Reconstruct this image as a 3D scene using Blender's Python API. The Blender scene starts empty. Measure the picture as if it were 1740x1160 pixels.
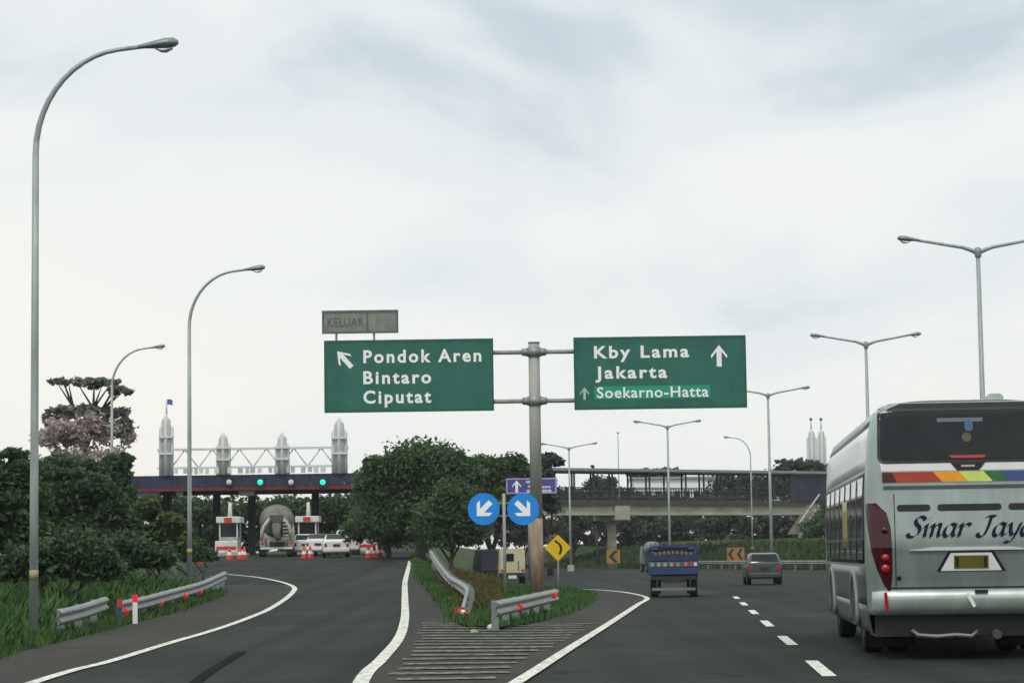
import bpy, bmesh, math, random
import numpy as np
from mathutils import Matrix, Vector

random.seed(7); rng = np.random.default_rng(7)
R = math.radians
sc = bpy.context.scene
col = sc.collection

# ------------------------------------------------------------------ camera
FPX, CX, CY = 4000.0, 870.0, 580.0          # focal length and centre, in photograph pixels (1740 wide)
CAM_H, HORIZON = 1.45, 944.0
cam_d = bpy.data.cameras.new('camera'); cam = bpy.data.objects.new('camera', cam_d); col.objects.link(cam)
cam_d.sensor_width = 36.0; cam_d.lens = 36.0*FPX/1740.0
cam_d.clip_start = 0.1; cam_d.clip_end = 9000
tilt = math.atan((HORIZON-CY)/FPX); roll = R(0.8)
cam.rotation_euler = (Matrix.Rotation(math.pi/2+tilt, 3, 'X') @ Matrix.Rotation(-roll, 3, 'Z')).to_euler()
cam.location = (0, 0, CAM_H)
sc.camera = cam
CR = np.array((Matrix.Rotation(math.pi/2+tilt, 3, 'X') @ Matrix.Rotation(-roll, 3, 'Z')))

# ------------------------------------------------------------------ sky and sun
SUN_EL, SUN_AZ = R(54), R(196)               # high, behind the camera and a little to the left, veiled by cloud
world = bpy.data.worlds.new('World'); sc.world = world; world.use_nodes = True
nt = world.node_tree; nt.nodes.clear()
N = nt.nodes.new; L = nt.links.new
wout = N('ShaderNodeOutputWorld'); wmix = N('ShaderNodeMixShader')
sky = N('ShaderNodeTexSky'); sky.sky_type = 'NISHITA'; sky.sun_disc = False
sky.sun_elevation = SUN_EL; sky.sun_rotation = SUN_AZ; sky.air_density = 1.2; sky.dust_density = 3.0
bg1 = N('ShaderNodeBackground'); bg1.inputs['Strength'].default_value = 0.12; L(sky.outputs[0], bg1.inputs[0])
tc = N('ShaderNodeTexCoord'); mp = N('ShaderNodeMapping'); mp.inputs['Scale'].default_value = (5.5, 5.5, 13.0)
mp.inputs['Location'].default_value = (29.27, 27.14, 16.30)
L(tc.outputs['Generated'], mp.inputs['Vector'])
n1 = N('ShaderNodeTexNoise'); n1.inputs['Scale'].default_value = 1.0; n1.inputs['Detail'].default_value = 5; n1.inputs['Roughness'].default_value = 0.45
n1.inputs['Distortion'].default_value = 0.35
L(mp.outputs[0], n1.inputs['Vector'])
cr = N('ShaderNodeValToRGB'); cr.color_ramp.interpolation = 'EASE'
e = cr.color_ramp.elements
e[0].position = 0.29; e[0].color = (0.60, 0.69, 0.735, 1)
e[1].position = 0.74; e[1].color = (0.98, 0.965, 0.91, 1)
k = e.new(0.43); k.color = (0.845, 0.89, 0.90, 1)
k = e.new(0.55); k.color = (0.92, 0.94, 0.92, 1)
L(n1.outputs['Fac'], cr.inputs[0])
bg2 = N('ShaderNodeBackground'); bg2.inputs['Strength'].default_value = 1.0; L(cr.outputs[0], bg2.inputs[0])
wmix.inputs[0].default_value = 0.93          # nearly closed cloud cover over the blue sky
L(bg1.outputs[0], wmix.inputs[1]); L(bg2.outputs[0], wmix.inputs[2]); L(wmix.outputs[0], wout.inputs[0])

sd = bpy.data.lights.new('sun', 'SUN'); sd.energy = 1.4; sd.angle = R(14); sd.color = (1, 0.96, 0.9)
sun = bpy.data.objects.new('sun', sd); col.objects.link(sun)
sv = Vector((math.sin(SUN_AZ)*math.cos(SUN_EL), math.cos(SUN_AZ)*math.cos(SUN_EL), math.sin(SUN_EL)))
sun.rotation_euler = sv.to_track_quat('Z', 'Y').to_euler(); sun.location = sv*200
vs = sc.view_settings; vs.view_transform = 'Standard'; vs.look = 'None'; vs.exposure = 0.0; vs.gamma = 1.0; vs.use_curve_mapping = False
sc.render.engine = 'CYCLES'; sc.cycles.use_denoising = True; sc.cycles.max_bounces = 8

# ------------------------------------------------------------------ where things stand
def ray(px, py):
    return CR @ np.array([(px-CX)/FPX, -(py-CY)/FPX, -1.0])
def P(px, py, Y):
    """point of the place that lies Y metres ahead, seen at this spot of the photograph"""
    d = ray(px, py); t = Y/d[1]
    return Vector((d[0]*t, Y, CAM_H+d[2]*t))
def XY(px, Y, py=950):
    return P(px, py, Y).x

RAMP_Y = [0, 30, 45, 60, 76, 102, 130, 150, 165, 230, 400]
RAMP_Z = [0, 0, .03, .13, .36, .74, 1.30, 1.60, 1.75, 2.0, 2.0]
XR = ([0, 27, 50, 76, 100, 130, 165, 220, 400], [-.4, -1.2, -2.3, -3.3, -4.3, -5.9, -6.9, -9, -20])
XM = ([0, 27, 50, 73, 101, 115, 130, 150, 200, 400], [.4, -.4, 1.2, 2.2, 1.6, -1.5, -2.6, -3.4, -5.5, -15])
XL = ([0, 28, 38, 50, 60, 70, 77, 88, 100, 120, 400], [-5.2, -7.0, -8.0, -8.4, -8.65, -8.95, -9.4, -12, -16, -46, -60])   # left edge of the ramp paving
XO = ([0, 110, 145, 180, 214, 250, 290, 330, 420], [28, 30.5, 29.5, 25.5, 18, 9.5, -1, -14, -50])    # outer edge of the far carriageway
def smooth(t):
    t = np.clip(t, 0, 1); return t*t*(3-2*t)
def g(x, y):
    x = np.asarray(x, float); y = np.asarray(y, float)
    r = np.interp(y, RAMP_Y, RAMP_Z)
    a = np.interp(y, *XR); b = np.interp(y, *XM)
    z = r*smooth((b-x)/np.maximum(b-a, .3))
    xl = np.interp(y, *XL)
    z = z + .55*smooth((xl-.3-x)/5.0)*smooth((110-y)/25)
    xo = np.interp(y, *XO)
    z = z + 3.0*smooth((x-xo-1.5)/16.0)*smooth((y-90)/60)
    return z
def gz(x, y): return float(g(x, y))
def G(px, py):
    """where the line of sight through this spot meets the ground"""
    d = ray(px, py); lo = 4.0
    for Y in np.arange(5, 420, .5):
        t = Y/d[1]
        if CAM_H+d[2]*t <= gz(d[0]*t, Y):
            for q in np.linspace(lo, Y, 12):
                t = q/d[1]
                if CAM_H+d[2]*t <= gz(d[0]*t, q): return Vector((d[0]*t, q, gz(d[0]*t, q)))
        lo = Y
    t = 300/d[1]; return Vector((d[0]*t, 300, gz(d[0]*t, 300)))

# ------------------------------------------------------------------ materials
MATS = {}
def mat(name, c, rough=.6, metal=0, var=.12, scale=4.0, bump=0, bscale=40, c2=None, spec=.5, emit=None, coat=0, stretch=(1,1,1), detail=5):
    if name in MATS: return MATS[name]
    m = bpy.data.materials.new(name); m.use_nodes = True; MATS[name] = m
    t = m.node_tree; b = t.nodes['Principled BSDF']
    b.inputs['Roughness'].default_value = rough; b.inputs['Metallic'].default_value = metal
    b.inputs['Specular IOR Level'].default_value = spec
    if coat: b.inputs['Coat Weight'].default_value = coat; b.inputs['Coat Roughness'].default_value = .08
    co = t.nodes.new('ShaderNodeTexCoord'); mpp = t.nodes.new('ShaderNodeMapping'); mpp.inputs['Scale'].default_value = stretch
    t.links.new(co.outputs['Object'], mpp.inputs[0])
    no = t.nodes.new('ShaderNodeTexNoise'); no.inputs['Scale'].default_value = scale; no.inputs['Detail'].default_value = detail; no.inputs['Roughness'].default_value = .6
    t.links.new(mpp.outputs[0], no.inputs['Vector'])
    rp = t.nodes.new('ShaderNodeValToRGB'); rp.color_ramp.elements[0].position = .3; rp.color_ramp.elements[1].position = .72
    lo = [v*(1-var) for v in c]; hi = [min(1, v*(1+var)) for v in c] if c2 is None else list(c2)
    rp.color_ramp.elements[0].color = (*lo, 1); rp.color_ramp.elements[1].color = (*hi, 1)
    t.links.new(no.outputs['Fac'], rp.inputs[0]); t.links.new(rp.outputs[0], b.inputs['Base Color'])
    if bump:
        n2 = t.nodes.new('ShaderNodeTexNoise'); n2.inputs['Scale'].default_value = bscale; n2.inputs['Detail'].default_value = 3
        t.links.new(mpp.outputs[0], n2.inputs['Vector'])
        bp = t.nodes.new('ShaderNodeBump'); bp.inputs['Strength'].default_value = bump; bp.inputs['Distance'].default_value = .02
        t.links.new(n2.outputs['Fac'], bp.inputs['Height']); t.links.new(bp.outputs[0], b.inputs['Normal'])
    if emit:
        b.inputs['Emission Color'].default_value = (*emit[0], 1); b.inputs['Emission Strength'].default_value = emit[1]
    return m

def asphalt(name, c, patch, worn, patchmix=.8):
    m = bpy.data.materials.new(name); m.use_nodes = True; MATS[name] = m
    t = m.node_tree; b = t.nodes['Principled BSDF']; n = t.nodes.new; l = t.links.new
    b.inputs['Roughness'].default_value = .88; b.inputs['Specular IOR Level'].default_value = .12
    co = n('ShaderNodeTexCoord')
    mp1 = n('ShaderNodeMapping'); mp1.inputs['Rotation'].default_value = (0, 0, R(-5)); l(co.outputs['Object'], mp1.inputs[0])
    mp2 = n('ShaderNodeMapping'); mp2.inputs['Rotation'].default_value = (0, 0, R(5)); mp2.inputs['Scale'].default_value = (1.1, .008, 1); l(co.outputs['Object'], mp2.inputs[0])
    a = n('ShaderNodeTexNoise'); a.inputs['Scale'].default_value = .16; a.inputs['Detail'].default_value = 8; a.inputs['Roughness'].default_value = .65; l(mp1.outputs[0], a.inputs['Vector'])
    s = n('ShaderNodeTexNoise'); s.inputs['Scale'].default_value = 1.0; s.inputs['Detail'].default_value = 4; l(mp2.outputs[0], s.inputs['Vector'])
    f = n('ShaderNodeTexNoise'); f.inputs['Scale'].default_value = 55; f.inputs['Detail'].default_value = 2; l(co.outputs['Object'], f.inputs['Vector'])
    def mix(fac, c1, c2_, bt='MIX'):
        x = n('ShaderNodeMix'); x.data_type = 'RGBA'; x.blend_type = bt
        if isinstance(fac, float): x.inputs[0].default_value = fac
        else: l(fac, x.inputs[0])
        for i, v in ((6, c1), (7, c2_)):
            if isinstance(v, tuple): x.inputs[i].default_value = (*v, 1)
            else: l(v, x.inputs[i])
        return x.outputs[2]
    r1 = n('ShaderNodeMapRange'); r1.inputs[1].default_value = .4; r1.inputs[2].default_value = .65; l(a.outputs[0], r1.inputs[0])
    r2 = n('ShaderNodeMapRange'); r2.inputs[1].default_value = .42; r2.inputs[2].default_value = .68; r2.inputs[4].default_value = patchmix; l(s.outputs[0], r2.inputs[0])
    r3 = n('ShaderNodeMapRange'); r3.inputs[3].default_value = .72; r3.inputs[4].default_value = 1.25; l(f.outputs[0], r3.inputs[0])
    c1 = mix(r1.outputs[0], c, patch); c2 = mix(r2.outputs[0], c1, worn)
    # hairline cracks, only in some stretches
    wob = n('ShaderNodeTexNoise'); wob.inputs['Scale'].default_value = .8; wob.inputs['Detail'].default_value = 4; l(co.outputs['Object'], wob.inputs['Vector'])
    add = n('ShaderNodeVectorMath'); add.operation = 'MULTIPLY_ADD'; add.inputs[1].default_value = (2.2, 2.2, 0); l(wob.outputs['Color'], add.inputs[0]); l(co.outputs['Object'], add.inputs[2])
    vo = n('ShaderNodeTexVoronoi'); vo.feature = 'DISTANCE_TO_EDGE'; vo.inputs['Scale'].default_value = .17; l(add.outputs[0], vo.inputs['Vector'])
    r4 = n('ShaderNodeMapRange'); r4.inputs[1].default_value = .004; r4.inputs[2].default_value = .012; r4.inputs[3].default_value = .75; r4.inputs[4].default_value = 0; l(vo.outputs['Distance'], r4.inputs[0])
    big = n('ShaderNodeTexNoise'); big.inputs['Scale'].default_value = .05; l(co.outputs['Object'], big.inputs['Vector'])
    r5 = n('ShaderNodeMapRange'); r5.inputs[1].default_value = .45; r5.inputs[2].default_value = .58; l(big.outputs[0], r5.inputs[0])
    cm = n('ShaderNodeMath'); cm.operation = 'MULTIPLY'; l(r4.outputs[0], cm.inputs[0]); l(r5.outputs[0], cm.inputs[1])
    c3 = mix(cm.outputs[0], c2, (.010, .011, .011))
    l(mix(1.0, c3, r3.outputs[0], 'MULTIPLY'), b.inputs['Base Color'])
    bp = n('ShaderNodeBump'); bp.inputs['Strength'].default_value = .3; bp.inputs['Distance'].default_value = .008; l(f.outputs[0], bp.inputs['Height']); l(bp.outputs[0], b.inputs['Normal'])
    return m

M_ASPH = asphalt('asphalt', (.020, .029, .024), (.038, .048, .041), (.012, .017, .016))
M_SHOULDER = asphalt('old_asphalt', (.046, .046, .041), (.057, .056, .049), (.037, .039, .036))
def worn_paint(name, c, wear, lo=.35, hi=.6):
    m = mat(name, wear, .8, var=0, scale=9, spec=.2)
    rp = m.node_tree.nodes['Color Ramp'] if 'Color Ramp' in m.node_tree.nodes else [q for q in m.node_tree.nodes if q.type == 'VALTORGB'][0]
    rp.color_ramp.elements[0].color = (*wear, 1); rp.color_ramp.elements[1].color = (*c, 1)
    rp.color_ramp.elements[0].position = lo; rp.color_ramp.elements[1].position = hi
    [q for q in m.node_tree.nodes if q.type == 'TEX_NOISE'][0].inputs['Detail'].default_value = 8
    return m
M_LINE = worn_paint('line_paint', (.72, .74, .66), (.13, .14, .125), .34, .50)
M_GORE = worn_paint('faded_line_paint', (.27, .28, .25), (.045, .046, .042), .40, .66)
M_GRASSGROUND = mat('grass_soil', (.026, .052, .014), .95, var=.4, scale=1.3, bump=.6, bscale=6, c2=(.05, .085, .026), spec=.1)
M_GRASS = mat('grass_blades', (.042, .11, .028), .7, var=.3, scale=.8, c2=(.088, .18, .05), spec=.2)
M_BANKGRASS = mat('bank_grass_blades', (.028, .058, .020), .7, var=.3, scale=.5, c2=(.055, .095, .035), spec=.2)
M_DRYGRASS = mat('dry_grass_blades', (.085, .095, .03), .8, var=.3, scale=1.2, c2=(.16, .14, .06), spec=.2)
M_STEEL = mat('galvanised_steel', (.25, .275, .265), .5, .35, var=.2, scale=3, stretch=(1, 1, .25))
M_POLE = mat('pale_grey_pole', (.34, .39, .375), .55, .15, var=.3, scale=3.2, stretch=(2, 2, .25))
M_POLE_OLD = mat('weathered_pole', (.33, .36, .33), .65, .05, var=.25, scale=1.6, stretch=(2, 2, .4), c2=(.40, .40, .35))
M_RUSTY = mat('rusty_pole_foot', (.26, .17, .10), .8, 0, var=.35, scale=2.5, stretch=(2, 2, .5), c2=(.36, .29, .20))
M_LAMPHEAD = mat('lamp_housing', (.22, .26, .26), .45, .3, var=.15)
M_LENS = mat('lamp_lens', (.55, .6, .58), .15, 0, var=.05)
M_DARK = mat('black_rubber', (.012, .012, .013), .75, var=.3, spec=.3)
M_BLACKPLASTIC = mat('black_plastic', (.018, .019, .02), .5, var=.2)
M_GLASS = mat('dark_tinted_glass', (.010, .014, .016), .08, 0, var=.3, spec=.35)
M_RIM = mat('wheel_rim', (.38, .39, .38), .4, .5)
M_CONC = mat('weathered_concrete', (.30, .29, .23), .85, var=.25, scale=.9, bump=.3, bscale=14, c2=(.42, .41, .33))
M_CREAM = mat('cream_girder_paint', (.35, .345, .28), .75, var=.25, scale=.5, c2=(.45, .445, .37), stretch=(1, 1, 3))
M_DARKSTEEL = mat('dark_painted_steel', (.035, .042, .045), .6, var=.3)
M_MESH = mat('dark_mesh_panel', (.045, .05, .05), .8, var=.3)
M_RED = mat('glowing_red_reflector', (.72, .012, .02), .35, var=.1, emit=((1, .02, .03), .25))  # reflectors are no lamps; a faint red glow is added
M_REDPAINT = mat('red_paint', (.5, .03, .025), .5, var=.2)
M_ORANGE = mat('orange_plastic', (.75, .14, .02), .5, var=.15)
M_WHITE = mat('white_paint', (.78, .79, .77), .4, var=.06)
M_OFFWHITE = mat('dull_white_paint', (.62, .63, .60), .55, var=.12)
M_GREEN = mat('green_sign_sheet', (.012, .125, .092), .38, var=.12, scale=1.1, c2=(.02, .155, .118))
M_GREENPATCH = mat('brighter_green_patch', (.012, .30, .19), .38, var=.08)
M_GREENEDGE = mat('dark_green_edge', (.008, .105, .066), .4, var=.1)
M_SIGNWHITE = mat('sign_lettering', (.93, .95, .93), .45, var=.02)
M_SIGNDIM = mat('dim_sign_lettering', (.42, .60, .52), .5, var=.1)
M_GREYSIGN = mat('grey_sign_sheet', (.20, .235, .20), .5, var=.2, scale=3)
M_GREYFRAME = mat('grey_sign_frame', (.10, .125, .12), .5, var=.15)
M_SIGNBLUE = mat('blue_sign_sheet', (.003, .25, .78), .35, var=.1)
M_SIGNYELLOW = mat('yellow_sign_sheet', (.93, .60, .004), .4, var=.06)
M_BLACK = mat('black_paint', (.012, .011, .012), .5, var=.1)
M_PURPLE = mat('violet_blue_sign_sheet', (.075, .07, .30), .45, var=.12)

# ------------------------------------------------------------------ mesh building
class MB:
    def __init__(s): s.v = []; s.f = []; s.sm = []
    def add(s, vs_, fs, smooth_=False):
        o = len(s.v); s.v += [tuple(p) for p in vs_]
        for f in fs: s.f.append(tuple(i+o for i in f)); s.sm.append(smooth_)
        return s
    def box(s, c, d, rz=0, rx=0, ry=0):
        m = Matrix.Rotation(rz, 3, 'Z') @ Matrix.Rotation(ry, 3, 'Y') @ Matrix.Rotation(rx, 3, 'X')
        vs_ = [Vector(c)+m @ Vector((sx*d[0]/2, sy*d[1]/2, sz*d[2]/2)) for sx in (-1, 1) for sy in (-1, 1) for sz in (-1, 1)]
        return s.add(vs_, [(0, 1, 3, 2), (4, 6, 7, 5), (0, 4, 5, 1), (2, 3, 7, 6), (0, 2, 6, 4), (1, 5, 7, 3)])
    def tube(s, pts, rad, n=10, caps=True):
        pts = [Vector(p) for p in pts]; rad = rad if hasattr(rad, '__len__') else [rad]*len(pts)
        vs_ = []; up = None
        for i, p in enumerate(pts):
            t = (pts[min(i+1, len(pts)-1)]-pts[max(i-1, 0)]).normalized()
            if up is None: up = Vector((1, 0, 0)) if abs(t.x) < .9 else Vector((0, 1, 0))
            a = (up-t*up.dot(t)).normalized(); b = t.cross(a); up = a
            vs_ += [p+(a*math.cos(2*math.pi*k/n)+b*math.sin(2*math.pi*k/n))*rad[i] for k in range(n)]
        fs = [(i*n+k, i*n+(k+1) % n, (i+1)*n+(k+1) % n, (i+1)*n+k) for i in range(len(pts)-1) for k in range(n)]
        s.add(vs_, fs, True)
        if caps:
            o = len(s.v)-len(vs_)
            s.f.append(tuple(o+k for k in range(n))[::-1]); s.sm.append(False)
            s.f.append(tuple(o+(len(pts)-1)*n+k for k in range(n))); s.sm.append(False)
        return s
    def lathe(s, prof, c=(0, 0, 0), axis='Z', n=20):
        m = {'Z': Matrix.Identity(3), 'X': Matrix.Rotation(math.pi/2, 3, 'Y'), 'Y': Matrix.Rotation(-math.pi/2, 3, 'X')}[axis] if isinstance(axis, str) else axis
        vs_ = [Vector(c)+m @ Vector((r*math.cos(2*math.pi*k/n), r*math.sin(2*math.pi*k/n), h)) for r, h in prof for k in range(n)]
        fs = [(i*n+k, i*n+(k+1) % n, (i+1)*n+(k+1) % n, (i+1)*n+k) for i in range(len(prof)-1) for k in range(n)]
        return s.add(vs_, fs, True)
    def prism(s, poly, y0, y1, at=(0, 0, 0)):
        """outline in x,z with thickness along y"""
        n = len(poly); a = Vector(at)
        vs_ = [a+Vector((x, y0, z)) for x, z in poly]+[a+Vector((x, y1, z)) for x, z in poly]
        return s.add(vs_, [tuple(range(n)), tuple(range(2*n-1, n-1, -1))]+[(i, i+n, (i+1) % n+n, (i+1) % n) for i in range(n)])
    def rings(s, rings, closed=True, cap=True, smooth_=True):
        n = len(rings[0]); vs_ = [p for r in rings for p in r]
        rg = range(n) if closed else range(n-1)
        fs = [(i*n+k, i*n+(k+1) % n, (i+1)*n+(k+1) % n, (i+1)*n+k) for i in range(len(rings)-1) for k in rg]
        s.add(vs_, fs, smooth_)
        if cap:
            o = len(s.v)-len(vs_); s.f.append(tuple(o+k for k in range(n))[::-1]); s.sm.append(False)
            s.f.append(tuple(o+(len(rings)-1)*n+k for k in range(n))); s.sm.append(False)
        return s
    def build(s, name, m, parent=None, fix=True, bevel=0):
        me = bpy.data.meshes.new(name); me.from_pydata(s.v, [], s.f)
        me.polygons.foreach_set('use_smooth', s.sm); me.materials.append(m)
        if fix:
            bm = bmesh.new(); bm.from_mesh(me); bmesh.ops.recalc_face_normals(bm, faces=bm.faces); bm.to_mesh(me); bm.free()
        me.update()
        o = bpy.data.objects.new(name, me); col.objects.link(o); o.parent = parent
        if bevel:
            md = o.modifiers.new('edge', 'BEVEL'); md.width = bevel; md.segments = 2; md.limit_method = 'ANGLE'
        return o
def tag(o, label, cat, group=None, kind=None):
    o['label'] = label
    if cat: o['category'] = cat
    if group: o['group'] = group
    if kind: o['kind'] = kind
    return o
def thing(name, label, cat, loc=(0, 0, 0), rz=0, group=None):
    o = bpy.data.objects.new(name, None); col.objects.link(o); o.location = loc; o.rotation_euler = (0, 0, rz); o.empty_display_size = .2
    return tag(o, label, cat, group)
def copy_tree(o, parent=None):
    c = o.copy(); col.objects.link(c); c.parent = parent
    for ch in list(o.children): copy_tree(ch, c)
    return c
def again(o, label, loc, rz=None, scale=None):
    c = copy_tree(o); c['label'] = label; c.location = loc
    if rz is not None: c.rotation_euler = (0, 0, rz)
    if scale: c.scale = (scale,)*3
    return c
def text_obj(name, txt, x0, x1, zc, h, y, m, parent, bold=.012, spacing=1.15, shear=0, thick=.006):
    """one line of lettering standing in the x,z plane, facing -y, fitted to x0..x1 with letter height h"""
    cu = bpy.data.curves.new(name, 'FONT'); cu.body = txt; cu.size = 1; cu.offset = bold; cu.space_character = spacing; cu.shear = shear; cu.resolution_u = 3
    t = bpy.data.objects.new(name, cu); col.objects.link(t)
    me = bpy.data.meshes.new_from_object(t.evaluated_get(bpy.context.evaluated_depsgraph_get()))
    bpy.data.objects.remove(t); bpy.data.curves.remove(cu)
    co = np.empty(len(me.vertices)*3); me.vertices.foreach_get('co', co); co = co.reshape(-1, 3)
    sx = (x1-x0)/(co[:, 0].max()-co[:, 0].min()); sz = h/.70
    n = np.stack([x0+(co[:, 0]-co[:, 0].min())*sx, np.full(len(co), y), zc+(co[:, 1]-.35)*sz], 1)
    me.vertices.foreach_set('co', n.ravel()); me.polygons.foreach_set('use_smooth', [False]*len(me.polygons)); me.materials.clear(); me.materials.append(m); me.update()
    bm = bmesh.new(); bm.from_mesh(me)
    r = bmesh.ops.extrude_face_region(bm, geom=bm.faces[:]); bmesh.ops.translate(bm, vec=(0, -thick, 0), verts=[q for q in r['geom'] if isinstance(q, bmesh.types.BMVert)])
    bmesh.ops.recalc_face_normals(bm, faces=bm.faces); bm.to_mesh(me); bm.free()
    words = len(txt.split())
    if words > 1:                                       # one mesh for each word
        iv = sorted((min(me.vertices[i].co.x for i in p.vertices), max(me.vertices[i].co.x for i in p.vertices)) for p in me.polygons)
        gaps = []; end = iv[0][1]
        for a, b in iv:
            if a > end: gaps.append((a-end, (a+end)/2))
            end = max(end, b)
        cuts = sorted(q[1] for q in sorted(gaps)[-(words-1):])
    else: cuts = []
    for k in range(len(cuts)+1):
        bm = bmesh.new(); bm.from_mesh(me)
        lo = cuts[k-1] if k else -1e9; hi = cuts[k] if k < len(cuts) else 1e9
        bmesh.ops.delete(bm, geom=[v for v in bm.verts if not lo < v.co.x < hi], context='VERTS')
        m2 = bpy.data.meshes.new(name); bm.to_mesh(m2); bm.free(); m2.materials.append(m)
        o = bpy.data.objects.new(name, m2); col.objects.link(o); o.parent = parent
    bpy.data.meshes.remove(me)
    return o

# ------------------------------------------------------------------ ground, roads, markings
def grid_mesh(name, xs, ys, zf, m, **kw):
    X, Y = np.meshgrid(xs, ys); Z = zf(X, Y)
    v = np.stack([X.ravel(), Y.ravel(), Z.ravel()], 1); nx = len(xs)
    i = np.arange(len(ys)-1)[:, None]*nx+np.arange(nx-1)[None]; i = i.ravel()
    f = np.stack([i, i+1, i+1+nx, i+nx], 1)
    me = bpy.data.meshes.new(name); me.from_pydata(v.tolist(), [], f.tolist()); me.materials.append(m)
    me.polygons.foreach_set('use_smooth', [True]*len(me.polygons)); me.update()
    o = bpy.data.objects.new(name, me); col.objects.link(o); return o
def poly_road(name, poly, dz, m, parent=None, step=2.0):
    bm = bmesh.new(); f = bm.faces.new([bm.verts.new((x, y, 0)) for x, y in poly]); bmesh.ops.triangulate(bm, faces=[f])
    xs = [p[0] for p in poly]; ys = [p[1] for p in poly]
    for a, lo, hi in ((0, min(xs), max(xs)), (1, min(ys), max(ys))):
        q = math.ceil(lo/step)*step
        while q < hi:
            co = (q, 0, 0) if a == 0 else (0, q, 0); no = (1, 0, 0) if a == 0 else (0, 1, 0)
            bmesh.ops.bisect_plane(bm, geom=bm.verts[:]+bm.edges[:]+bm.faces[:], dist=1e-5, plane_co=co, plane_no=no); q += step
    for v in bm.verts: v.co.z = gz(v.co.x, v.co.y)+dz
    bmesh.ops.recalc_face_normals(bm, faces=bm.faces)
    for f in bm.faces:
        if f.normal.z < 0: f.normal_flip()
        f.smooth = True
    me = bpy.data.meshes.new(name); bm.to_mesh(me); bm.free(); me.materials.append(m)
    o = bpy.data.objects.new(name, me); col.objects.link(o); o.parent = parent; return o
def catmull(pts, n=8):
    pts = [Vector((*p,)) for p in pts]; q = [pts[0]]+pts+[pts[-1]]; out = []
    for i in range(1, len(q)-2):
        for k in range(n):
            t = k/n; a, b, c, d = q[i-1:i+3]
            out.append(.5*((2*b)+(c-a)*t+(2*a-5*b+4*c-d)*t*t+(3*b-a-3*c+d)*t**3))
    return out+[pts[-1]]
def ribbon(name, pts, w, dz, m, parent, n=10):
    c = catmull([(p[0], p[1], 0) for p in pts], n); mb = MB(); vs_ = []
    for i, p in enumerate(c):
        t = (c[min(i+1, len(c)-1)]-c[max(i-1, 0)]).normalized(); s = Vector((-t.y, t.x, 0))*w/2
        vs_ += [(q.x, q.y, gz(q.x, q.y)+dz) for q in (p-s, p, p+s)]
    fs = []
    for i in range(len(c)-1):
        for k in (0, 1): fs.append((i*3+k, i*3+k+1, i*3+3+k+1, i*3+3+k))
    mb.add(vs_, fs); o = mb.build(name, m, parent, fix=False)
    me = o.data; bm = bmesh.new(); bm.from_mesh(me); bmesh.ops.recalc_face_normals(bm, faces=bm.faces)
    for f in bm.faces:
        if f.normal.z < 0: f.normal_flip()
    bm.to_mesh(me); bm.free(); return o

gx = np.unique(np.concatenate([np.linspace(-1500, -70, 14), np.arange(-70, 70.1, 1.0), np.linspace(70, 1500, 14)]))
gy = np.unique(np.concatenate([np.linspace(-400, 0, 5), np.arange(0, 320.1, 2.0), np.linspace(320, 2500, 16)]))
ground = grid_mesh('ground', gx, gy, lambda x, y: g(x, y)-.10, M_GRASSGROUND); ground['kind'] = 'structure'

MEDIAN = ([-20, 6, 41, 76, 110, 145, 180, 214, 248, 282, 316, 420], [6.6, 9, 12.2, 15.0, 16.6, 15.8, 11.8, 5.1, -4.5, -17, -31, -90])
med = lambda y: float(np.interp(y, *MEDIAN))
EDGE = [G(880, 1160), G(960, 1108), G(1040, 1057), G(1085, 1027)]
EDGE_PTS = [(-4.5, -20), (-2.2, 2)]+[(p.x, p.y) for p in EDGE]+[(4.25, 76.5), (4.35, 84), (3.9, 93), (2.6, 101), (.4, 108), (-1.6, 120), (-3.0, 140)]
# one sheet of asphalt for both carriageways, and one for the ramp and the toll plaza
ys = [-20, 5, 20, 35, 50, 65, 80, 95, 110, 130, 150, 170, 190, 214, 240, 270, 300, 330, 420]
left = [(np.interp(y, *XM), y) for y in ys]; right = [(np.interp(y, *XO), y) for y in ys]
main_road = poly_road('main_road', left+right[::-1], 0, M_ASPH, step=3); main_road['kind'] = 'structure'
ysr = [-20, 5, 20, 28, 33, 38, 44, 50, 60, 65, 70, 77, 82, 88, 94, 100, 110, 120, 140, 165, 200, 235]
lp = [(np.interp(y, *XL), y) for y in ysr]; rp_ = [(np.interp(y, *XR)-.05 if y > 60 else np.interp(y, *XM)+.02, y) for y in ysr]
ramp_road = poly_road('ramp_road', lp+rp_[::-1], .006, M_ASPH, step=2); ramp_road['kind'] = 'structure'

RL = [(-4.7, -5), (-5.0, 12)]+[(p.x, p.y) for p in (G(70, 1157), G(190, 1124), G(300, 1090), G(400, 1059), G(470, 1028), G(498, 1006))]+\
     [(p.x, p.y) for p in (G(497, 996), G(470, 987), G(430, 980), G(388, 976))]
RR = [(-.7, -5), (-1.1, 12)]+[(p.x, p.y) for p in (G(614, 1160), G(648, 1122), G(678, 1085), G(688, 1050), G(688, 1015), G(689, 985), G(697, 953))]
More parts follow.
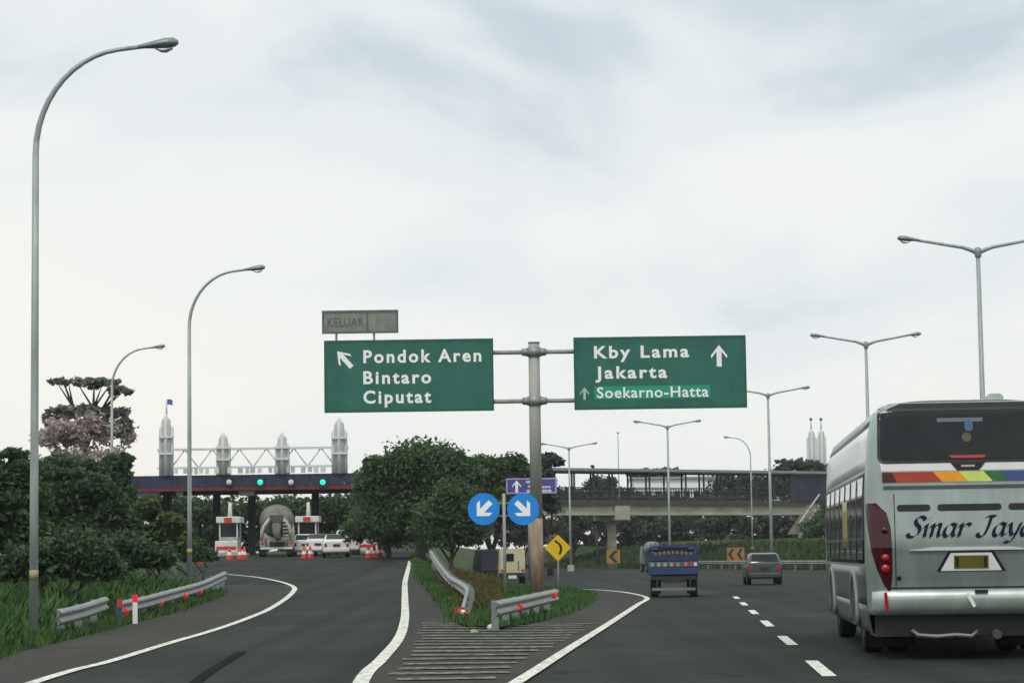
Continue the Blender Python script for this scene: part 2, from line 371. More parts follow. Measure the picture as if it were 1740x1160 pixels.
# shoulders: older, paler surface
shl = [(np.interp(y, *XL)+.02, y) for y in (-20, 5, 20, 28, 33, 38, 44, 50, 60, 70, 77, 82)]
rl_c = [(p.x+.0, p.y) for p in catmull([(x, y, 0) for x, y in RL], 4)]
sh1 = [q for q in rl_c if q[1] < 88]
poly_road('ramp_shoulder', [(-6.2, -5)]+[(x, y) for x, y in shl if y > 0]+[(-11.8, 88)]+sh1[::-1], .012, M_SHOULDER, ramp_road, step=2)
rr_c = [(p.x, p.y) for p in catmull([(x, y, 0) for x, y in RR], 4)]
ed_c = [(p.x, p.y) for p in catmull([(x, y, 0) for x, y in EDGE_PTS], 4)]
gore_l = [q for q in rr_c if 12 < q[1] < 135]; gore_r = [q for q in ed_c if 12 < q[1] < 118]
poly_road('gore_paving', gore_l+gore_r[::-1], .014, M_SHOULDER, ramp_road, step=1.5)

ribbon('edge_line', RL, .17, .022, M_LINE, ramp_road)
ribbon('edge_line', RR, .19, .024, M_LINE, ramp_road)
ribbon('edge_line', EDGE_PTS, .17, .024, M_LINE, main_road)
for k in range(7):                                     # the broken lane line, 4 m dashes
    y0 = 18.2+9.4*k; x = lambda y: 3.78+.0715*(y-29.6)
    ribbon('lane_dash', [(x(y0), y0), (x(y0+2), y0+2), (x(y0+4), y0+4)], .17, .012, M_LINE, main_road, 2)
for k in range(2):                                     # the next lane line, behind the bus
    y0 = 44+9.4*k; x = lambda y: med(y)-4.0
    ribbon('lane_dash', [(x(y0), y0), (x(y0+2), y0+2), (x(y0+4), y0+4)], .15, .012, M_LINE, main_road, 2)
def xat(c, y):
    ys_ = [q[1] for q in c]; return float(np.interp(y, ys_, [q[0] for q in c]))
rr_s = sorted(rr_c, key=lambda q: q[1]); ed_s = [q for q in ed_c if q[1] < 80]
yk = 19.0; i = 0
while yk < 50.5:                                       # faded hatching across the gore
    a, b = xat(rr_s, yk)+.28, xat(ed_s, yk)-.28
    if b > a+.6:
        a += random.uniform(0, .15); b -= random.uniform(0, .25)
        ribbon('gore_stripe', [(a, yk), ((a+b)/2, yk+random.uniform(-.05, .05)), (b, yk+random.uniform(-.1, .1))], random.uniform(.42, .60), .026, M_GORE, ramp_road, 3)
    yk += random.uniform(1.2, 1.45); i += 1
# skid mark on the ramp
ribbon('skid_mark', [(p.x, p.y) for p in (G(320, 1172), G(352, 1145), G(385, 1124), G(412, 1108))], .15, .018, mat('skid_rubber', (.009, .011, .011), .95, var=.25, scale=6, spec=.05), ramp_road)

# grass island in the gore, raised soil
isl_px = [(703, 956), (712, 985), (738, 1015), (765, 1042), (770, 1058), (790, 1066), (850, 1070), (905, 1060), (970, 1042), (1005, 1024), (1003, 1012), (975, 1004)]
ISL = [(p.x, p.y) for p in (G(*q) for q in isl_px)]
ISL = ISL+[(2.0, 96), (.2, 104), (-1.6, 112), (-2.6, 128), (-3.6, 150), (-6.2, 150)]
island = poly_road('gore_island', ISL, .06, M_GRASSGROUND, step=1.0); island['kind'] = 'structure'

# ------------------------------------------------------------------ pedestrian bridge over the main road
M_BANNER = mat('pale_building_wall', (.85, .88, .89), .7, var=.05)
def build_bridge():
    A = P(800, 868, 226); B = P(1392, 868, 253)
    ax = Vector((B.x-A.x, B.y-A.y, 0)); Ln = ax.length; rz = math.atan2(ax.y, ax.x)
    br = thing('pedestrian_bridge', 'covered pedestrian bridge with cream girder and dark mesh sides spanning the main road', 'footbridge', (A.x, A.y, 0), rz)
    loc = lambda px, Y: (Vector((P(px, 868, Y).x, Y, 0))-Vector((A.x, A.y, 0))).dot(ax)/Ln
    z0, z1 = 5.35, 6.35
    caps = [loc(1040, 237.5), loc(1385, 252.5), loc(1040, 237.5)-(loc(1385, 252.5)-loc(1040, 237.5))]
    for c in caps:
        mb = MB(); mb.prism([(c-.95, z0-.5), (c-.95, z1+.15), (c+.95, z1+.15), (c+.95, z0-.5)], -.75, 2.9); mb.build('pier_cap', M_CREAM, br, bevel=.06)
        gx_ = Vector((A.x, A.y, 0))+ax/Ln*c
        mb = MB(); mb.tube([(c, 1.1, gz(gx_.x, gx_.y)-.3), (c, 1.1, z0-.5)], [.48, .45], 16); mb.build('pier', M_CONC, br)
    spans = sorted(caps); ends = [spans[0]-4]+spans+[spans[-1]+.2]
    for a, b in zip(ends[:-1], ends[1:]):
        if b-a < 2.2: continue
        mb = MB(); mb.box(((a+b)/2, -.3, (z0+z1)/2), (b-a-1.96, .35, z1-z0)); mb.box(((a+b)/2, -.34, z0+.05), (b-a-2.0, .6, .1)); mb.box(((a+b)/2, -.34, z1-.05), (b-a-2.0, .6, .1))
        mb.box(((a+b)/2, 2.4, (z0+z1)/2), (b-a-1.96, .35, z1-z0)); mb.build('girder', M_CREAM, br)
    mb = MB(); mb.box((Ln/2, 1.05, z1+.26), (Ln+4, 3.7, .512)); mb.build('deck', mat('dark_deck_edge', (.06, .055, .05), .8, var=.3), br)
    zt = 9.75
    # mesh sides: bars, slats and posts
    nb = int(Ln/2.4)
    for i in range(nb+1):
        x = i*Ln/nb
        for y in (-.7, 2.8): MB().box((x, y, (z1+.5+zt)/2), (.14, .14, zt-z1-.5)).build('roof_post', M_DARKSTEEL, br)
    for y in (-.7, 2.8):
        for z in (z1+.75, z1+1.35, z1+1.75): MB().box((Ln/2, y, z), (Ln, .07, .08)).build('side_rail', M_DARKSTEEL, br)
        mb = MB(); x = 0
        while x < Ln:
            mb.box((x, y+.06, z1+1.15), (.055, .03, 1.25)); x += .34
        o = mb.build('mesh_bars', M_MESH, br); o['kind'] = 'stuff'
    mb = MB(); mb.rings([[(x, -1.2, zt), (x, 1.05, zt+.34), (x, 3.3, zt), (x, 3.3, zt-.14), (x, 1.05, zt+.2), (x, -1.2, zt-.14)] for x in (-2, Ln+3)], smooth_=False)
    mb.build('roof', mat('dark_roof_sheet', (.05, .062, .065), .6, var=.25, scale=.6), br)
    # closed dark-blue cladding near the right end
    c0 = loc(1322, 251)
    n = 6; w = (Ln+1.2-c0)/n
    for i in range(n): MB().box((c0+w*(i+.5), -.84, (z1+.4+zt-.1)/2), (w-.03, .06, zt-z1-.5)).build('side_panel', mat('dark_blue_cladding', (.022, .026, .05), .55, var=.35, scale=.8), br)
    # stair down on the right
    sx0, sz0, sx1 = loc(1352, 252), z1+.2, loc(1292, 252)
    dxs = sx0-sx1; st = 24
    gb = gz((A+ax/Ln*sx1).x, (A+ax/Ln*sx1).y)
    mb = MB()
    mb.prism([(sx0, sz0-.1), (sx0, sz0-.75), (sx1, gb-.2), (sx1, gb+.45)], -3.0, -2.85); mb.build('stair_stringer', M_CONC, br)
    mb = MB(); mb.prism([(sx0, sz0+1.0), (sx0, sz0+.85), (sx1, gb+1.35), (sx1, gb+1.5)], -3.0, -2.9); mb.build('stair_rail', M_OFFWHITE, br)
    for i in range(st):
        t = (i+.5)/st; MB().box((sx0-dxs*t, -2.0, sz0-.1-(sz0-.1-gb-.3)*t), (dxs/st*1.1, 1.7, .09)).build('stair_tread', M_CONC, br)
    for t in (.2, .5, .8):
        MB().box((sx0-dxs*t, -2.0, (sz0-(sz0-gb)*t+gb)/2-.4), (.3, 1.2, sz0-(sz0-gb)*t-gb)).build('stair_support', M_DARKSTEEL, br)
    for c in (loc(1405, 253), loc(1362, 252)):
        gg = Vector((A.x, A.y, 0))+ax/Ln*c; MB().box((c, -.2, (gz(gg.x, gg.y)-.3+z0+.4)/2), (.5, .5, z0+.4-gz(gg.x, gg.y)+.3)).build('end_column', M_CONC, br)
    return br
build_bridge()

# pale building far behind the bridge
def far_building():
    Y = 335; a = P(1078, 850, Y); b = P(1224, 812, Y); zb = 2.0
    o = thing('far_building', 'long pale building with a row of windows seen through the bridge sides', 'building', ((a.x+b.x)/2, Y, zb))
    w = b.x-a.x; h = b.z-zb
    MB().box((0, 4, h/2), (w, 8, h)).build('wall', M_BANNER, o)
    MB().box((0, 4, h+.15), (w+.8, 8.8, .3)).build('roof', mat('grey_roof', (.3, .32, .33), .7), o)
    n = 9
    for i in range(n):
        for z in (h-2.3, h-5.0):
            x = -w/2+w*(i+.5)/n; f = MB().box((x, -.03, z), (w/n*.62, .08, 1.25)).build('window', mat('window_frame_grey', (.2, .22, .24), .5), o)
            MB().box((x, -.08, z), (w/n*.5, .03, 1.05)).build('pane', M_GLASS, f)
far_building()

# ------------------------------------------------------------------ toll plaza
M_TOLLBLUE = mat('navy_fascia', (.018, .024, .062), .5, var=.2, scale=.5)
M_TOLLRED = mat('dark_red_stripe', (.13, .018, .024), .5, var=.2)
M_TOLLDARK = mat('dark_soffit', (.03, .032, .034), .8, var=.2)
M_TOWER = mat('pale_grey_tower', (.62, .65, .64), .6, var=.1, scale=1.2, c2=(.70, .72, .71))  # pale towers, colour raised further to put distance haze into it
M_TOWER2 = mat('grey_tower_rib', (.45, .48, .47), .6, var=.15)
def candle_tower(o, name, x, w, z0, z1, flag=False):
    t = thing_part(name, o)
    n = 5
    for i in range(n):
        u = (i-(n-1)/2)/((n-1)/2); xx = x+u*w*.42; top = z1-abs(u)**1.4*w*.9
        q = MB().tube([(xx, -.1-.25*(1-abs(u)), z0), (xx, -.1-.25*(1-abs(u)), top-w*.25), (xx, -.1-.1*(1-abs(u)), top)], [w*.15, w*.15, w*.03], 8)
        q.build('rib', M_TOWER if i % 2 == 0 else M_TOWER2, t)
    MB().box((x, .15, (z0+z1-w)/2), (w*.8, .3, z1-w-z0)).build('core', M_TOWER2, t)
    for z in (z0+.35*(z1-z0), z0+.62*(z1-z0)): MB().box((x, -.1, z), (w*1.06, .85, .14)).build('band', M_TOWER, t)
    if flag:
        MB().tube([(x, 0, z1-.2), (x, 0, z1+1.0)], .06, 8).build('spire', M_TOWER, t)
        MB().rings([[(x-.05+.12*i, .05*math.sin(i*1.5), z1+.62+.05*math.sin(i)), (x-.05+.12*i, .05*math.sin(i*1.5)+.02, z1+1.0+.05*math.sin(i))] for i in range(5)], closed=False, cap=False).build('flag', mat('blue_cloth', (.08, .14, .45), .8), t, fix=False)
    return t
def thing_part(name, parent):
    e = MB().tube([(0, 0, -.02), (0, 0, -.01)], .01, 4).build(name, M_TOWER2, parent) if False else None
    o = bpy.data.objects.new(name, None); col.objects.link(o); o.parent = parent; return o
def toll_plaza():
    Y = 165; zg = 1.75; a = P(60, 815, Y).x; b = P(760, 815, Y).x; zt = P(420, 806, Y).z; zb = P(420, 832, Y).z
    o = thing('toll_gate', 'toll gate canopy with navy fascia and pale candle towers on its roof', 'toll gate', (0, Y, 0))
    n = 12; w = (b-a)/n
    for i in range(n): MB().box((a+w*(i+.5), 0, (zt+zb)/2+.12), (w-.03, .25, zt-zb-.24)).build('fascia_panel', M_TOLLBLUE, o)
    MB().box(((a+b)/2, -.02, zb+.10), (b-a, .3, .24)).build('fascia_stripe', M_TOLLRED, o)
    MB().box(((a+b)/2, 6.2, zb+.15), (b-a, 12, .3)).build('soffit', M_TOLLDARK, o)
    MB().box(((a+b)/2, 6.2, zt-.1), (b-a, 12, .2)).build('roof', mat('grey_roof', (.3, .32, .33), .7), o)
    cols = [P(px, 900, Y).x for px in (150, 262, 350, 412, 524, 622, 716)]
    for x in cols:
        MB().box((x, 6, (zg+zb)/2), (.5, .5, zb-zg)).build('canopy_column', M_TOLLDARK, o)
    # tower screen on the roof
    tw = [(283, 703, 22), (380, 733, 22), (480, 733, 22), (577, 708, 24)]
    for k, (px, py, wp) in enumerate(tw): candle_tower(o, 'roof_tower', P(px, 760, Y).x, wp*Y/FPX, zt, P(px, py, Y).z, flag=(k == 0))
    x0, x1 = P(268, 760, Y).x, P(592, 760, Y).x
    for py, th in ((762, .16), (793, .14)):
        z = P(430, py, Y).z; MB().box(((x0+x1)/2, -.1, z), (x1-x0, .14, th)).build('screen_rail', M_TOWER, o)
    za, zc = P(430, 762, Y).z, P(430, 793, Y).z
    nn = 14
    for i in range(nn):
        xa = x0+(x1-x0)*i/nn; xb = x0+(x1-x0)*(i+1)/nn
        MB().tube([(xa, -.05, zc if i % 2 else za), (xb, -.05, za if i % 2 else zc)], .05, 6).build('lattice_bar', mat('white_lattice', (.62, .65, .64), .6), o)
    # pale letter shapes along the roof edge, too far away to read
    zc2 = P(430, 799, Y).z; x = P(300, 760, Y).x; xe = P(560, 760, Y).x
    while x < xe:
        w2 = random.uniform(.28, .5); h = random.uniform(.36, .48)
        MB().box((x, -.25, zc2+.02), (w2*.75, .1, h)).build('roof_letter', M_TOWER if random.random() < .65 else M_TOWER2, o)
        x += w2+(.35 if random.random() < .18 else .04)
    # lane signals on the fascia
    for px, m_ in ((443, mat('green_signal', (.0, .8, .45), .4, emit=((0, 1, .5), 1.1))), (549, mat('green_signal', (.0, .8, .45), .4)), (390, M_OFFWHITE), (495, M_OFFWHITE)):
        x = P(px, 819, Y).x; z = P(px, 819, Y).z
        h = MB().box((x, -.22, z), (.6, .2, .6)).build('signal_housing', M_BLACKPLASTIC, o)
        MB().lathe([(.0, .36), (.16, .35), (.2, .31), (.2, .1)], (x, 0, z), Matrix.Rotation(math.pi/2, 3, 'X'), 16).build('signal_lens', m_, h)
    # hanging lane boards and lamps below the soffit
    for px, wpx in ((415, 26), (245, 40), (300, 12)):
        p = P(px, 837, Y); MB().box((p.x, 1.5, p.z), (wpx*Y/FPX, .12, .32)).build('lane_board', M_OFFWHITE, o)
    # back fence that closes the lanes
    return o
toll_plaza()

M_BOOTH = mat('stained_booth_wall', (.36, .37, .35), .7, var=.3, scale=2.5, c2=(.52, .53, .50))
def toll_booth(px, Y, label, first=None):
    x = P(px, 900, Y).x; zg = gz(x, Y)
    if first: return again(first, label, (x, Y, zg))
    o = thing('toll_booth', label, 'toll booth', (x, Y, zg), group='toll booths under the canopy')
    MB().prism([(-.95, 0), (-.95, .22), (.95, .22), (.95, 0)], -3.2, 3.2).build('island_kerb', mat('island_concrete', (.36, .36, .33), .8, var=.2), o, bevel=.04)
    MB().box((0, 0, .75), (1.25, 1.9, 1.06)).build('lower_wall', M_BOOTH, o, bevel=.04)
    for sx in (-1, 1):
        for sy in (-1, 1): MB().box((sx*.58, sy*.9, 1.75), (.09, .09, .95)).build('corner_post', M_OFFWHITE, o)
    MB().box((0, 0, 1.74), (1.12, 1.75, .92)).build('glazing', M_GLASS, o)
    MB().box((0, 0, 2.42), (1.6, 2.3, .42)).build('roof', M_OFFWHITE, o, bevel=.05)
    MB().box((0, -1.18, 2.42), (.5, .06, .3)).build('red_panel', M_REDPAINT, o)
    MB().tube([(0, 0, 2.63), (0, 0, 3.6)], [.16, .1], 10).build('roof_mast', M_OFFWHITE, o)
    MB().box((0, -1.9, .62), (1.5, .5, .8)).build('impact_block', M_OFFWHITE, o, bevel=.06)
    MB().box((0, -2.16, .55), (1.3, .03, .22)).build('warning_strip', M_REDPAINT, o)
    return o
tb = toll_booth(391, 158, 'small white toll booth with red panel at left of the mixer truck')
toll_booth(524, 162, 'white toll booth between the mixer truck and the white cars', tb)
toll_booth(625, 162, 'white toll booth half hidden by the trees beside the white car', tb)
toll_booth(268, 162, 'white toll booth behind the roadside shrubs left of the lamp post', tb)

def cone(px, Y, label, py=None, first=None, lie=False):
    x = P(px, 940, Y).x; z = gz(x, Y)+.012
    if first: return again(first, label, (x, Y, z))
    o = thing('traffic_cone', label, 'traffic cone', (x, Y, z), group='red traffic cones before the toll lanes')
    MB().box((0, 0, .03), (.46, .46, .06)).build('base', M_REDPAINT, o)
    MB().lathe([(.19, .06), (.05, .74), (.0, .75)], n=14).build('body', mat('red_orange_cone', (.50, .03, .02), .5, var=.1), o)
    MB().lathe([(.148, .28), (.115, .46)], n=14).build('white_band', M_WHITE, o)
    return o
c0 = cone(341, 128, 'red traffic cone beside the foot of the second lamp post')
for px, Y, lb in ((390, 139, 'red traffic cone in front of the small white booth'), (408, 140, 'red traffic cone just right of the small white booth'), (415, 140.5, 'outer red traffic cone between booth and mixer truck'),
                  (517, 140, 'left red traffic cone behind the mixer truck and white sedan'), (527, 140, 'right red traffic cone before the white sedan'), (626, 139, 'left red traffic cone of the row near the trees'),
                  (636, 139.5, 'middle red traffic cone of the row near the trees'), (646, 140, 'right red traffic cone of the row near the trees')):
    cone(px, Y, lb, first=c0)

# ------------------------------------------------------------------ trees
def leaf_mat(name, c, c2, scale=.55):
    m = mat(name, c, .6, var=.25, scale=scale, c2=c2, spec=.25, detail=3)
    t = m.node_tree; b = t.nodes['Principled BSDF']; tr = t.nodes.new('ShaderNodeBsdfTranslucent'); mx = t.nodes.new('ShaderNodeMixShader'); mx.inputs[0].default_value = .38
    rp = [q for q in t.nodes if q.type == 'VALTORGB'][0]; t.links.new(rp.outputs[0], tr.inputs[0]); t.links.new(b.outputs[0], mx.inputs[1]); t.links.new(tr.outputs[0], mx.inputs[2])
    t.links.new(mx.outputs[0], t.nodes['Material Output'].inputs[0])
    return m
ML_DARK = leaf_mat('dark_leaf', (.050, .098, .050), (.100, .165, .082))
ML_MID = leaf_mat('mid_leaf', (.058, .116, .052), (.115, .190, .086))
ML_LIGHT = leaf_mat('light_leaf', (.07, .12, .045), (.15, .20, .08))
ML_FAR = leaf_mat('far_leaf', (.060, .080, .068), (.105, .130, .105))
ML_PINK = leaf_mat('hazy_pinkish_leaf', (.48, .40, .39), (.60, .52, .505), .4)  # pinkish leaves, colour paled to put haze into the crown
ML_GREY = leaf_mat('grey_green_leaf', (.20, .22, .21), (.30, .32, .30))
M_BARK = mat('bark', (.075, .06, .045), .9, var=.3, scale=3, bump=.5, bscale=12)
def leaf_mesh(name, lobes, n, size, m, seed, parent, flat=.5, aspect=1.9, per=26, spread=.24):
    n = int(n*1.7); size *= .64
    r_ = np.random.default_rng(seed); V = []; tot = sum(l[3]*l[4] for l in lobes)
    vol = np.array([(l[3]*l[4]*l[5])**.67 for l in lobes]); vol = vol/vol.sum()
    allp = []
    for l, w in zip(lobes, vol):
        k = max(3, int(n*w/per)); d = r_.normal(size=(k, 3)); d /= np.linalg.norm(d, axis=1)[:, None]
        d[:, 2] = np.where(d[:, 2] < -.45, -d[:, 2]*.6, d[:, 2])
        rad = r_.uniform(.55, 1.02, (k, 1)); c = np.array(l[:3])+d*np.array(l[3:6])*rad
        cs = r_.uniform(.6, 1.35, (k, 1)); lr = min(l[3:6])
        p = np.repeat(c, per, 0)+np.clip(r_.normal(size=(k*per, 3)), -1.7, 1.7)*np.repeat(cs, per, 0)*lr*spread*np.array([1, 1, .6])
        allp.append(p)
    p = np.concatenate(allp); k = len(p)
    nrm = r_.normal(size=(k, 3))*flat; nrm[:, 2] += .55; nrm /= np.linalg.norm(nrm, axis=1)[:, None]
    t = r_.normal(size=(k, 3)); t -= nrm*(t*nrm).sum(1)[:, None]; t /= np.linalg.norm(t, axis=1)[:, None]; b = np.cross(nrm, t)
    s = size*r_.uniform(.4, 1.55, (k, 1))
    V = np.stack([p-t*s*aspect/2, p-b*s/2+nrm*s*.12, p+t*s*aspect/2, p+b*s/2+nrm*s*.12], 1).reshape(-1, 3)
    me = bpy.data.meshes.new(name); me.vertices.add(len(V)); me.vertices.foreach_set('co', V.ravel())
    me.loops.add(len(V)); me.loops.foreach_set('vertex_index', np.arange(len(V), dtype=np.int32))
    me.polygons.add(k); me.polygons.foreach_set('loop_start', np.arange(0, 4*k, 4, dtype=np.int32)); me.polygons.foreach_set('loop_total', np.full(k, 4, np.int32))
    me.update(); me.validate(); me.materials.append(m)
    o = bpy.data.objects.new(name, me); col.objects.link(o); o.parent = parent; return o
def tree(name, label, x, Y, lobes, n, leaf, m, trunk_h=2.5, trunk_r=.22, seed=1, group=None, cat='tree', extra=None, lean=(0, 0), z=None, flat=.5):
    zg = gz(x, Y)-.08 if z is None else z
    o = thing(name, label, cat, (x, Y, zg), group=group); r_ = random.Random(seed)
    mb = MB(); top = max(lobes, key=lambda l: l[2]); tp = Vector((lean[0], lean[1], trunk_h))
    mb.tube([(0, 0, 0), (lean[0]*.4+r_.uniform(-.1, .1), lean[1]*.4, trunk_h*.5), tp], [trunk_r*1.25, trunk_r*.95, trunk_r*.75], 9)
    for l in lobes:
        c = Vector(l[:3]); mid = tp.lerp(c, .5)+Vector((r_.uniform(-.3, .3), r_.uniform(-.3, .3), -.15))
        mb.tube([tp-Vector((0, 0, trunk_h*.15)), mid, c+Vector((0, 0, l[5]*.4))], [trunk_r*.55, trunk_r*.35, trunk_r*.1], 6)
        for q in range(3):
            e_ = c+Vector((r_.uniform(-.7, .7)*l[3], r_.uniform(-.7, .7)*l[4], r_.uniform(-.1, .8)*l[5])); mb.tube([mid, mid.lerp(e_, .6), e_], [trunk_r*.28, trunk_r*.16, trunk_r*.05], 5)
    mb.build('trunk', M_BARK, o)
    leaf_mesh('crown', lobes, n, leaf, m, seed, o, flat=flat)
    if extra:
        for nm, lb2, n2, lf2, m2 in extra: leaf_mesh(nm, lb2, n2, lf2, m2, seed+91, o, flat=flat)
    return o
def lobes_px(spec, x, Y, zg, depth=.8):
    """crown lobes given as (px, py, half width px, half height px)"""
    out = []
    for px, py, a, b in spec:
        p = P(px, py, Y); s = Y/FPX; out.append((p.x-x, random.uniform(-.3, .3)*a*s, p.z-zg, a*s, a*s*depth, b*s))
    return out
def ptree(name, label, px, Y, spec, n, leaf, m, **kw):
    x = P(px, 940, Y).x; zg = gz(x, Y)-.08
    ex = kw.pop('extra_px', None)
    if ex: kw['extra'] = [(nm, lobes_px(s_, x, Y, zg), n2, l2, m2) for nm, s_, n2, l2, m2 in ex]
    return tree(name, label, x, Y, lobes_px(spec, x, Y, zg), n, leaf, m, **kw)

GL, GC, GF = 'trees along the left verge', 'trees between ramp and main road', 'far trees behind the footbridge'
# left side
ptree('layered_tree', 'tall layered tree with dull pinkish crown behind the third lamp post', 145, 124,
      [(160, 652, 48, 9), (108, 650, 28, 5), (208, 666, 22, 10)], 1500, .26, ML_GREY, trunk_h=7.4, trunk_r=.24, seed=5, group=GL, cat='tree',
      extra_px=[('dry_crown', [(140, 738, 66, 34), (98, 752, 44, 30), (186, 748, 40, 42), (145, 784, 78, 28)], 3400, .22, ML_PINK),
                ('tier', [(130, 700, 55, 12), (190, 705, 35, 14), (90, 716, 28, 12), (210, 740, 16, 40)], 1900, .24, ML_GREY)])
ptree('dark_tree', 'dark broad tree at the left edge behind the first lamp post', 10, 66,
      [(5, 815, 46, 30), (-50, 790, 40, 34), (38, 790, 22, 20), (50, 850, 34, 34), (0, 870, 56, 40), (-45, 900, 60, 60), (40, 920, 46, 50), (18, 772, 16, 12)], 15000, .17, ML_MID, trunk_h=1.4, trunk_r=.16, seed=11, group=GL)
ptree('dark_tree', 'dark green tree just right of the first lamp post', 125, 78,
      [(105, 850, 44, 34), (155, 836, 36, 30), (92, 806, 22, 16), (190, 868, 30, 38), (120, 910, 56, 44), (180, 930, 50, 40), (128, 812, 20, 16), (210, 900, 26, 34), (75, 880, 30, 40)], 17000, .18, ML_DARK, trunk_h=1.3, trunk_r=.14, seed=12, group=GL)
ptree('dark_tree', 'dark tree filling the gap below the layered tree', 150, 104,
      [(150, 806, 44, 24), (104, 796, 34, 22), (192, 806, 26, 34), (150, 860, 66, 40), (205, 850, 26, 40), (100, 850, 50, 40), (214, 790, 12, 20)], 14000, .24, ML_DARK, trunk_h=2.2, trunk_r=.18, seed=13, group=GL)
ptree('roadside_shrub', 'loose leafy shrub in front of the second lamp post', 265, 88,
      [(250, 872, 26, 24), (292, 896, 26, 26), (222, 912, 30, 30), (262, 918, 34, 26), (305, 930, 26, 24), (235, 945, 34, 24)], 5200, .2, ML_LIGHT, trunk_h=.6, trunk_r=.07, seed=14, group='shrubs on the left verge', cat='shrub')
ptree('roadside_shrub', 'dark low shrub behind the guard rail beside the first lamp post', 95, 56,
      [(85, 960, 50, 40), (130, 950, 50, 50), (40, 965, 50, 36), (170, 965, 40, 34)], 7000, .13, ML_DARK, trunk_h=.4, trunk_r=.06, seed=15, group='shrubs on the left verge', cat='shrub')
ptree('roadside_shrub', 'rounded shrub behind the guard rail middle', 230, 70,
      [(215, 940, 44, 34), (262, 950, 40, 26), (180, 955, 30, 26)], 5000, .14, ML_DARK, trunk_h=.4, trunk_r=.06, seed=16, group='shrubs on the left verge', cat='shrub')
ptree('roadside_shrub', 'low bright shrub near the second lamp post foot', 345, 96,
      [(340, 945, 30, 16), (318, 925, 22, 28)], 2200, .16, ML_MID, trunk_h=.4, trunk_r=.05, seed=17, group='shrubs on the left verge', cat='shrub')
# behind the toll gate
for k, (px, Y, sp, lb) in enumerate([
    (300, 196, [(300, 880, 60, 40), (250, 870, 40, 40), (345, 885, 40, 40), (300, 920, 80, 34)], 'dark tree behind the left toll lanes'),
    (420, 200, [(420, 880, 60, 38), (370, 885, 40, 36), (470, 878, 45, 40), (420, 920, 80, 30)], 'dark tree behind the middle toll lanes'),
    (545, 198, [(545, 880, 62, 38), (500, 885, 40, 36), (600, 878, 45, 44), (545, 920, 80, 30)], 'dark tree behind the toll lane with the white sedan'),
    (655, 194, [(650, 860, 60, 50), (690, 880, 50, 50), (640, 910, 60, 36)], 'dark tree closing the right end of the toll gate'),
    (205, 190, [(200, 890, 60, 44), (160, 880, 50, 44), (240, 900, 40, 34)], 'dark tree at the left end of the toll gate')]):
    ptree('backdrop_tree', lb, px, Y, sp, 5500, .36, ML_DARK, trunk_h=2, trunk_r=.2, seed=30+k, group='trees behind the toll gate')
# centre
ptree('round_tree', 'largest round dark tree beside the toll ramp', 715, 134,
      [(715, 800, 66, 50), (655, 830, 50, 48), (760, 815, 55, 50), (700, 782, 40, 22), (690, 880, 80, 56), (640, 795, 24, 20), (770, 880, 60, 56), (740, 774, 30, 16)], 26000, .23, ML_MID, trunk_h=2.0, trunk_r=.26, seed=21, group=GC)
ptree('round_tree', 'round tree behind the two blue signs', 835, 158,
      [(825, 806, 44, 30), (872, 794, 28, 20), (800, 860, 50, 50), (850, 870, 50, 46), (785, 806, 34, 26)], 13000, .28, ML_MID, trunk_h=2.0, trunk_r=.24, seed=22, group=GC)
ptree('round_tree', 'lighter bushy tree at the front of the grove, beneath the left sign board', 765, 118,
      [(770, 850, 36, 36), (745, 890, 44, 44), (790, 895, 40, 40), (765, 915, 55, 28)], 10500, .17, ML_MID, trunk_h=1.0, trunk_r=.14, seed=23, group=GC)
ptree('round_tree', 'dark low tree beside the ramp under the left sign board', 660, 140,
      [(650, 880, 45, 45), (620, 905, 34, 34), (690, 905, 50, 36)], 8500, .22, ML_DARK, trunk_h=1.0, trunk_r=.14, seed=24, group=GC)
ptree('round_tree', 'small tree top showing right of the sign pole', 935, 168,
      [(932, 786, 24, 16), (905, 812, 36, 20), (905, 850, 44, 40)], 5500, .28, ML_FAR, trunk_h=3.0, trunk_r=.2, seed=25, group=GC)
# far behind the bridge
far = [(860, 285, [(860, 835, 60, 26), (900, 850, 60, 30)], 'far tree left of the sign pole behind the bridge'),
       (965, 300, [(960, 846, 50, 18), (1000, 856, 50, 20), (930, 856, 40, 22)], 'far tree just right of the sign pole behind the bridge'),
       (1030, 310, [(1020, 828, 26, 18), (1050, 852, 50, 20)], 'far tree above the first bridge pier'),
       (1110, 300, [(1100, 860, 70, 18), (1140, 862, 60, 16)], 'low far tree under the pale building'),
       (1115, 350, [(1105, 812, 40, 16), (1130, 806, 30, 12), (1115, 835, 40, 22)], 'far tree rising above the pale building'),
       (1250, 305, [(1245, 832, 40, 28), (1285, 838, 50, 26), (1230, 860, 60, 20)], 'far tree right of the pale building'),
       (1345, 300, [(1345, 796, 36, 16), (1375, 800, 30, 16), (1340, 830, 60, 30)], 'far tree showing above the right end of the bridge roof')]
for k, (px, Y, sp, lb) in enumerate(far):
    ptree('far_tree', lb, px, Y, sp, 4200, .46, ML_FAR, trunk_h=3, trunk_r=.25, seed=50+k, group=GF)
low = [(890, 268, 'shaded tree below the bridge left of the first pier'), (975, 282, 'shaded tree below the bridge behind the yellow diamond sign'), (1075, 285, 'shaded tree below the bridge just right of the first pier'),
       (1150, 288, 'shaded tree below the bridge above the blue truck'), (1225, 284, 'shaded tree below the bridge above the chevron sign'), (1310, 288, 'shaded tree behind the bridge stair'), (1390, 286, 'shaded tree behind the right bridge column')]
for k, (px, Y, lb) in enumerate(low):
    ptree('low_tree', lb, px, Y, [(px-25, 905, 40, 22), (px+25, 898, 42, 24), (px, 885, 36, 24), (px+5, 920, 50, 14)], 3400, .42, ML_FAR, trunk_h=1.4, trunk_r=.2, seed=70+k, group='trees below the footbridge')
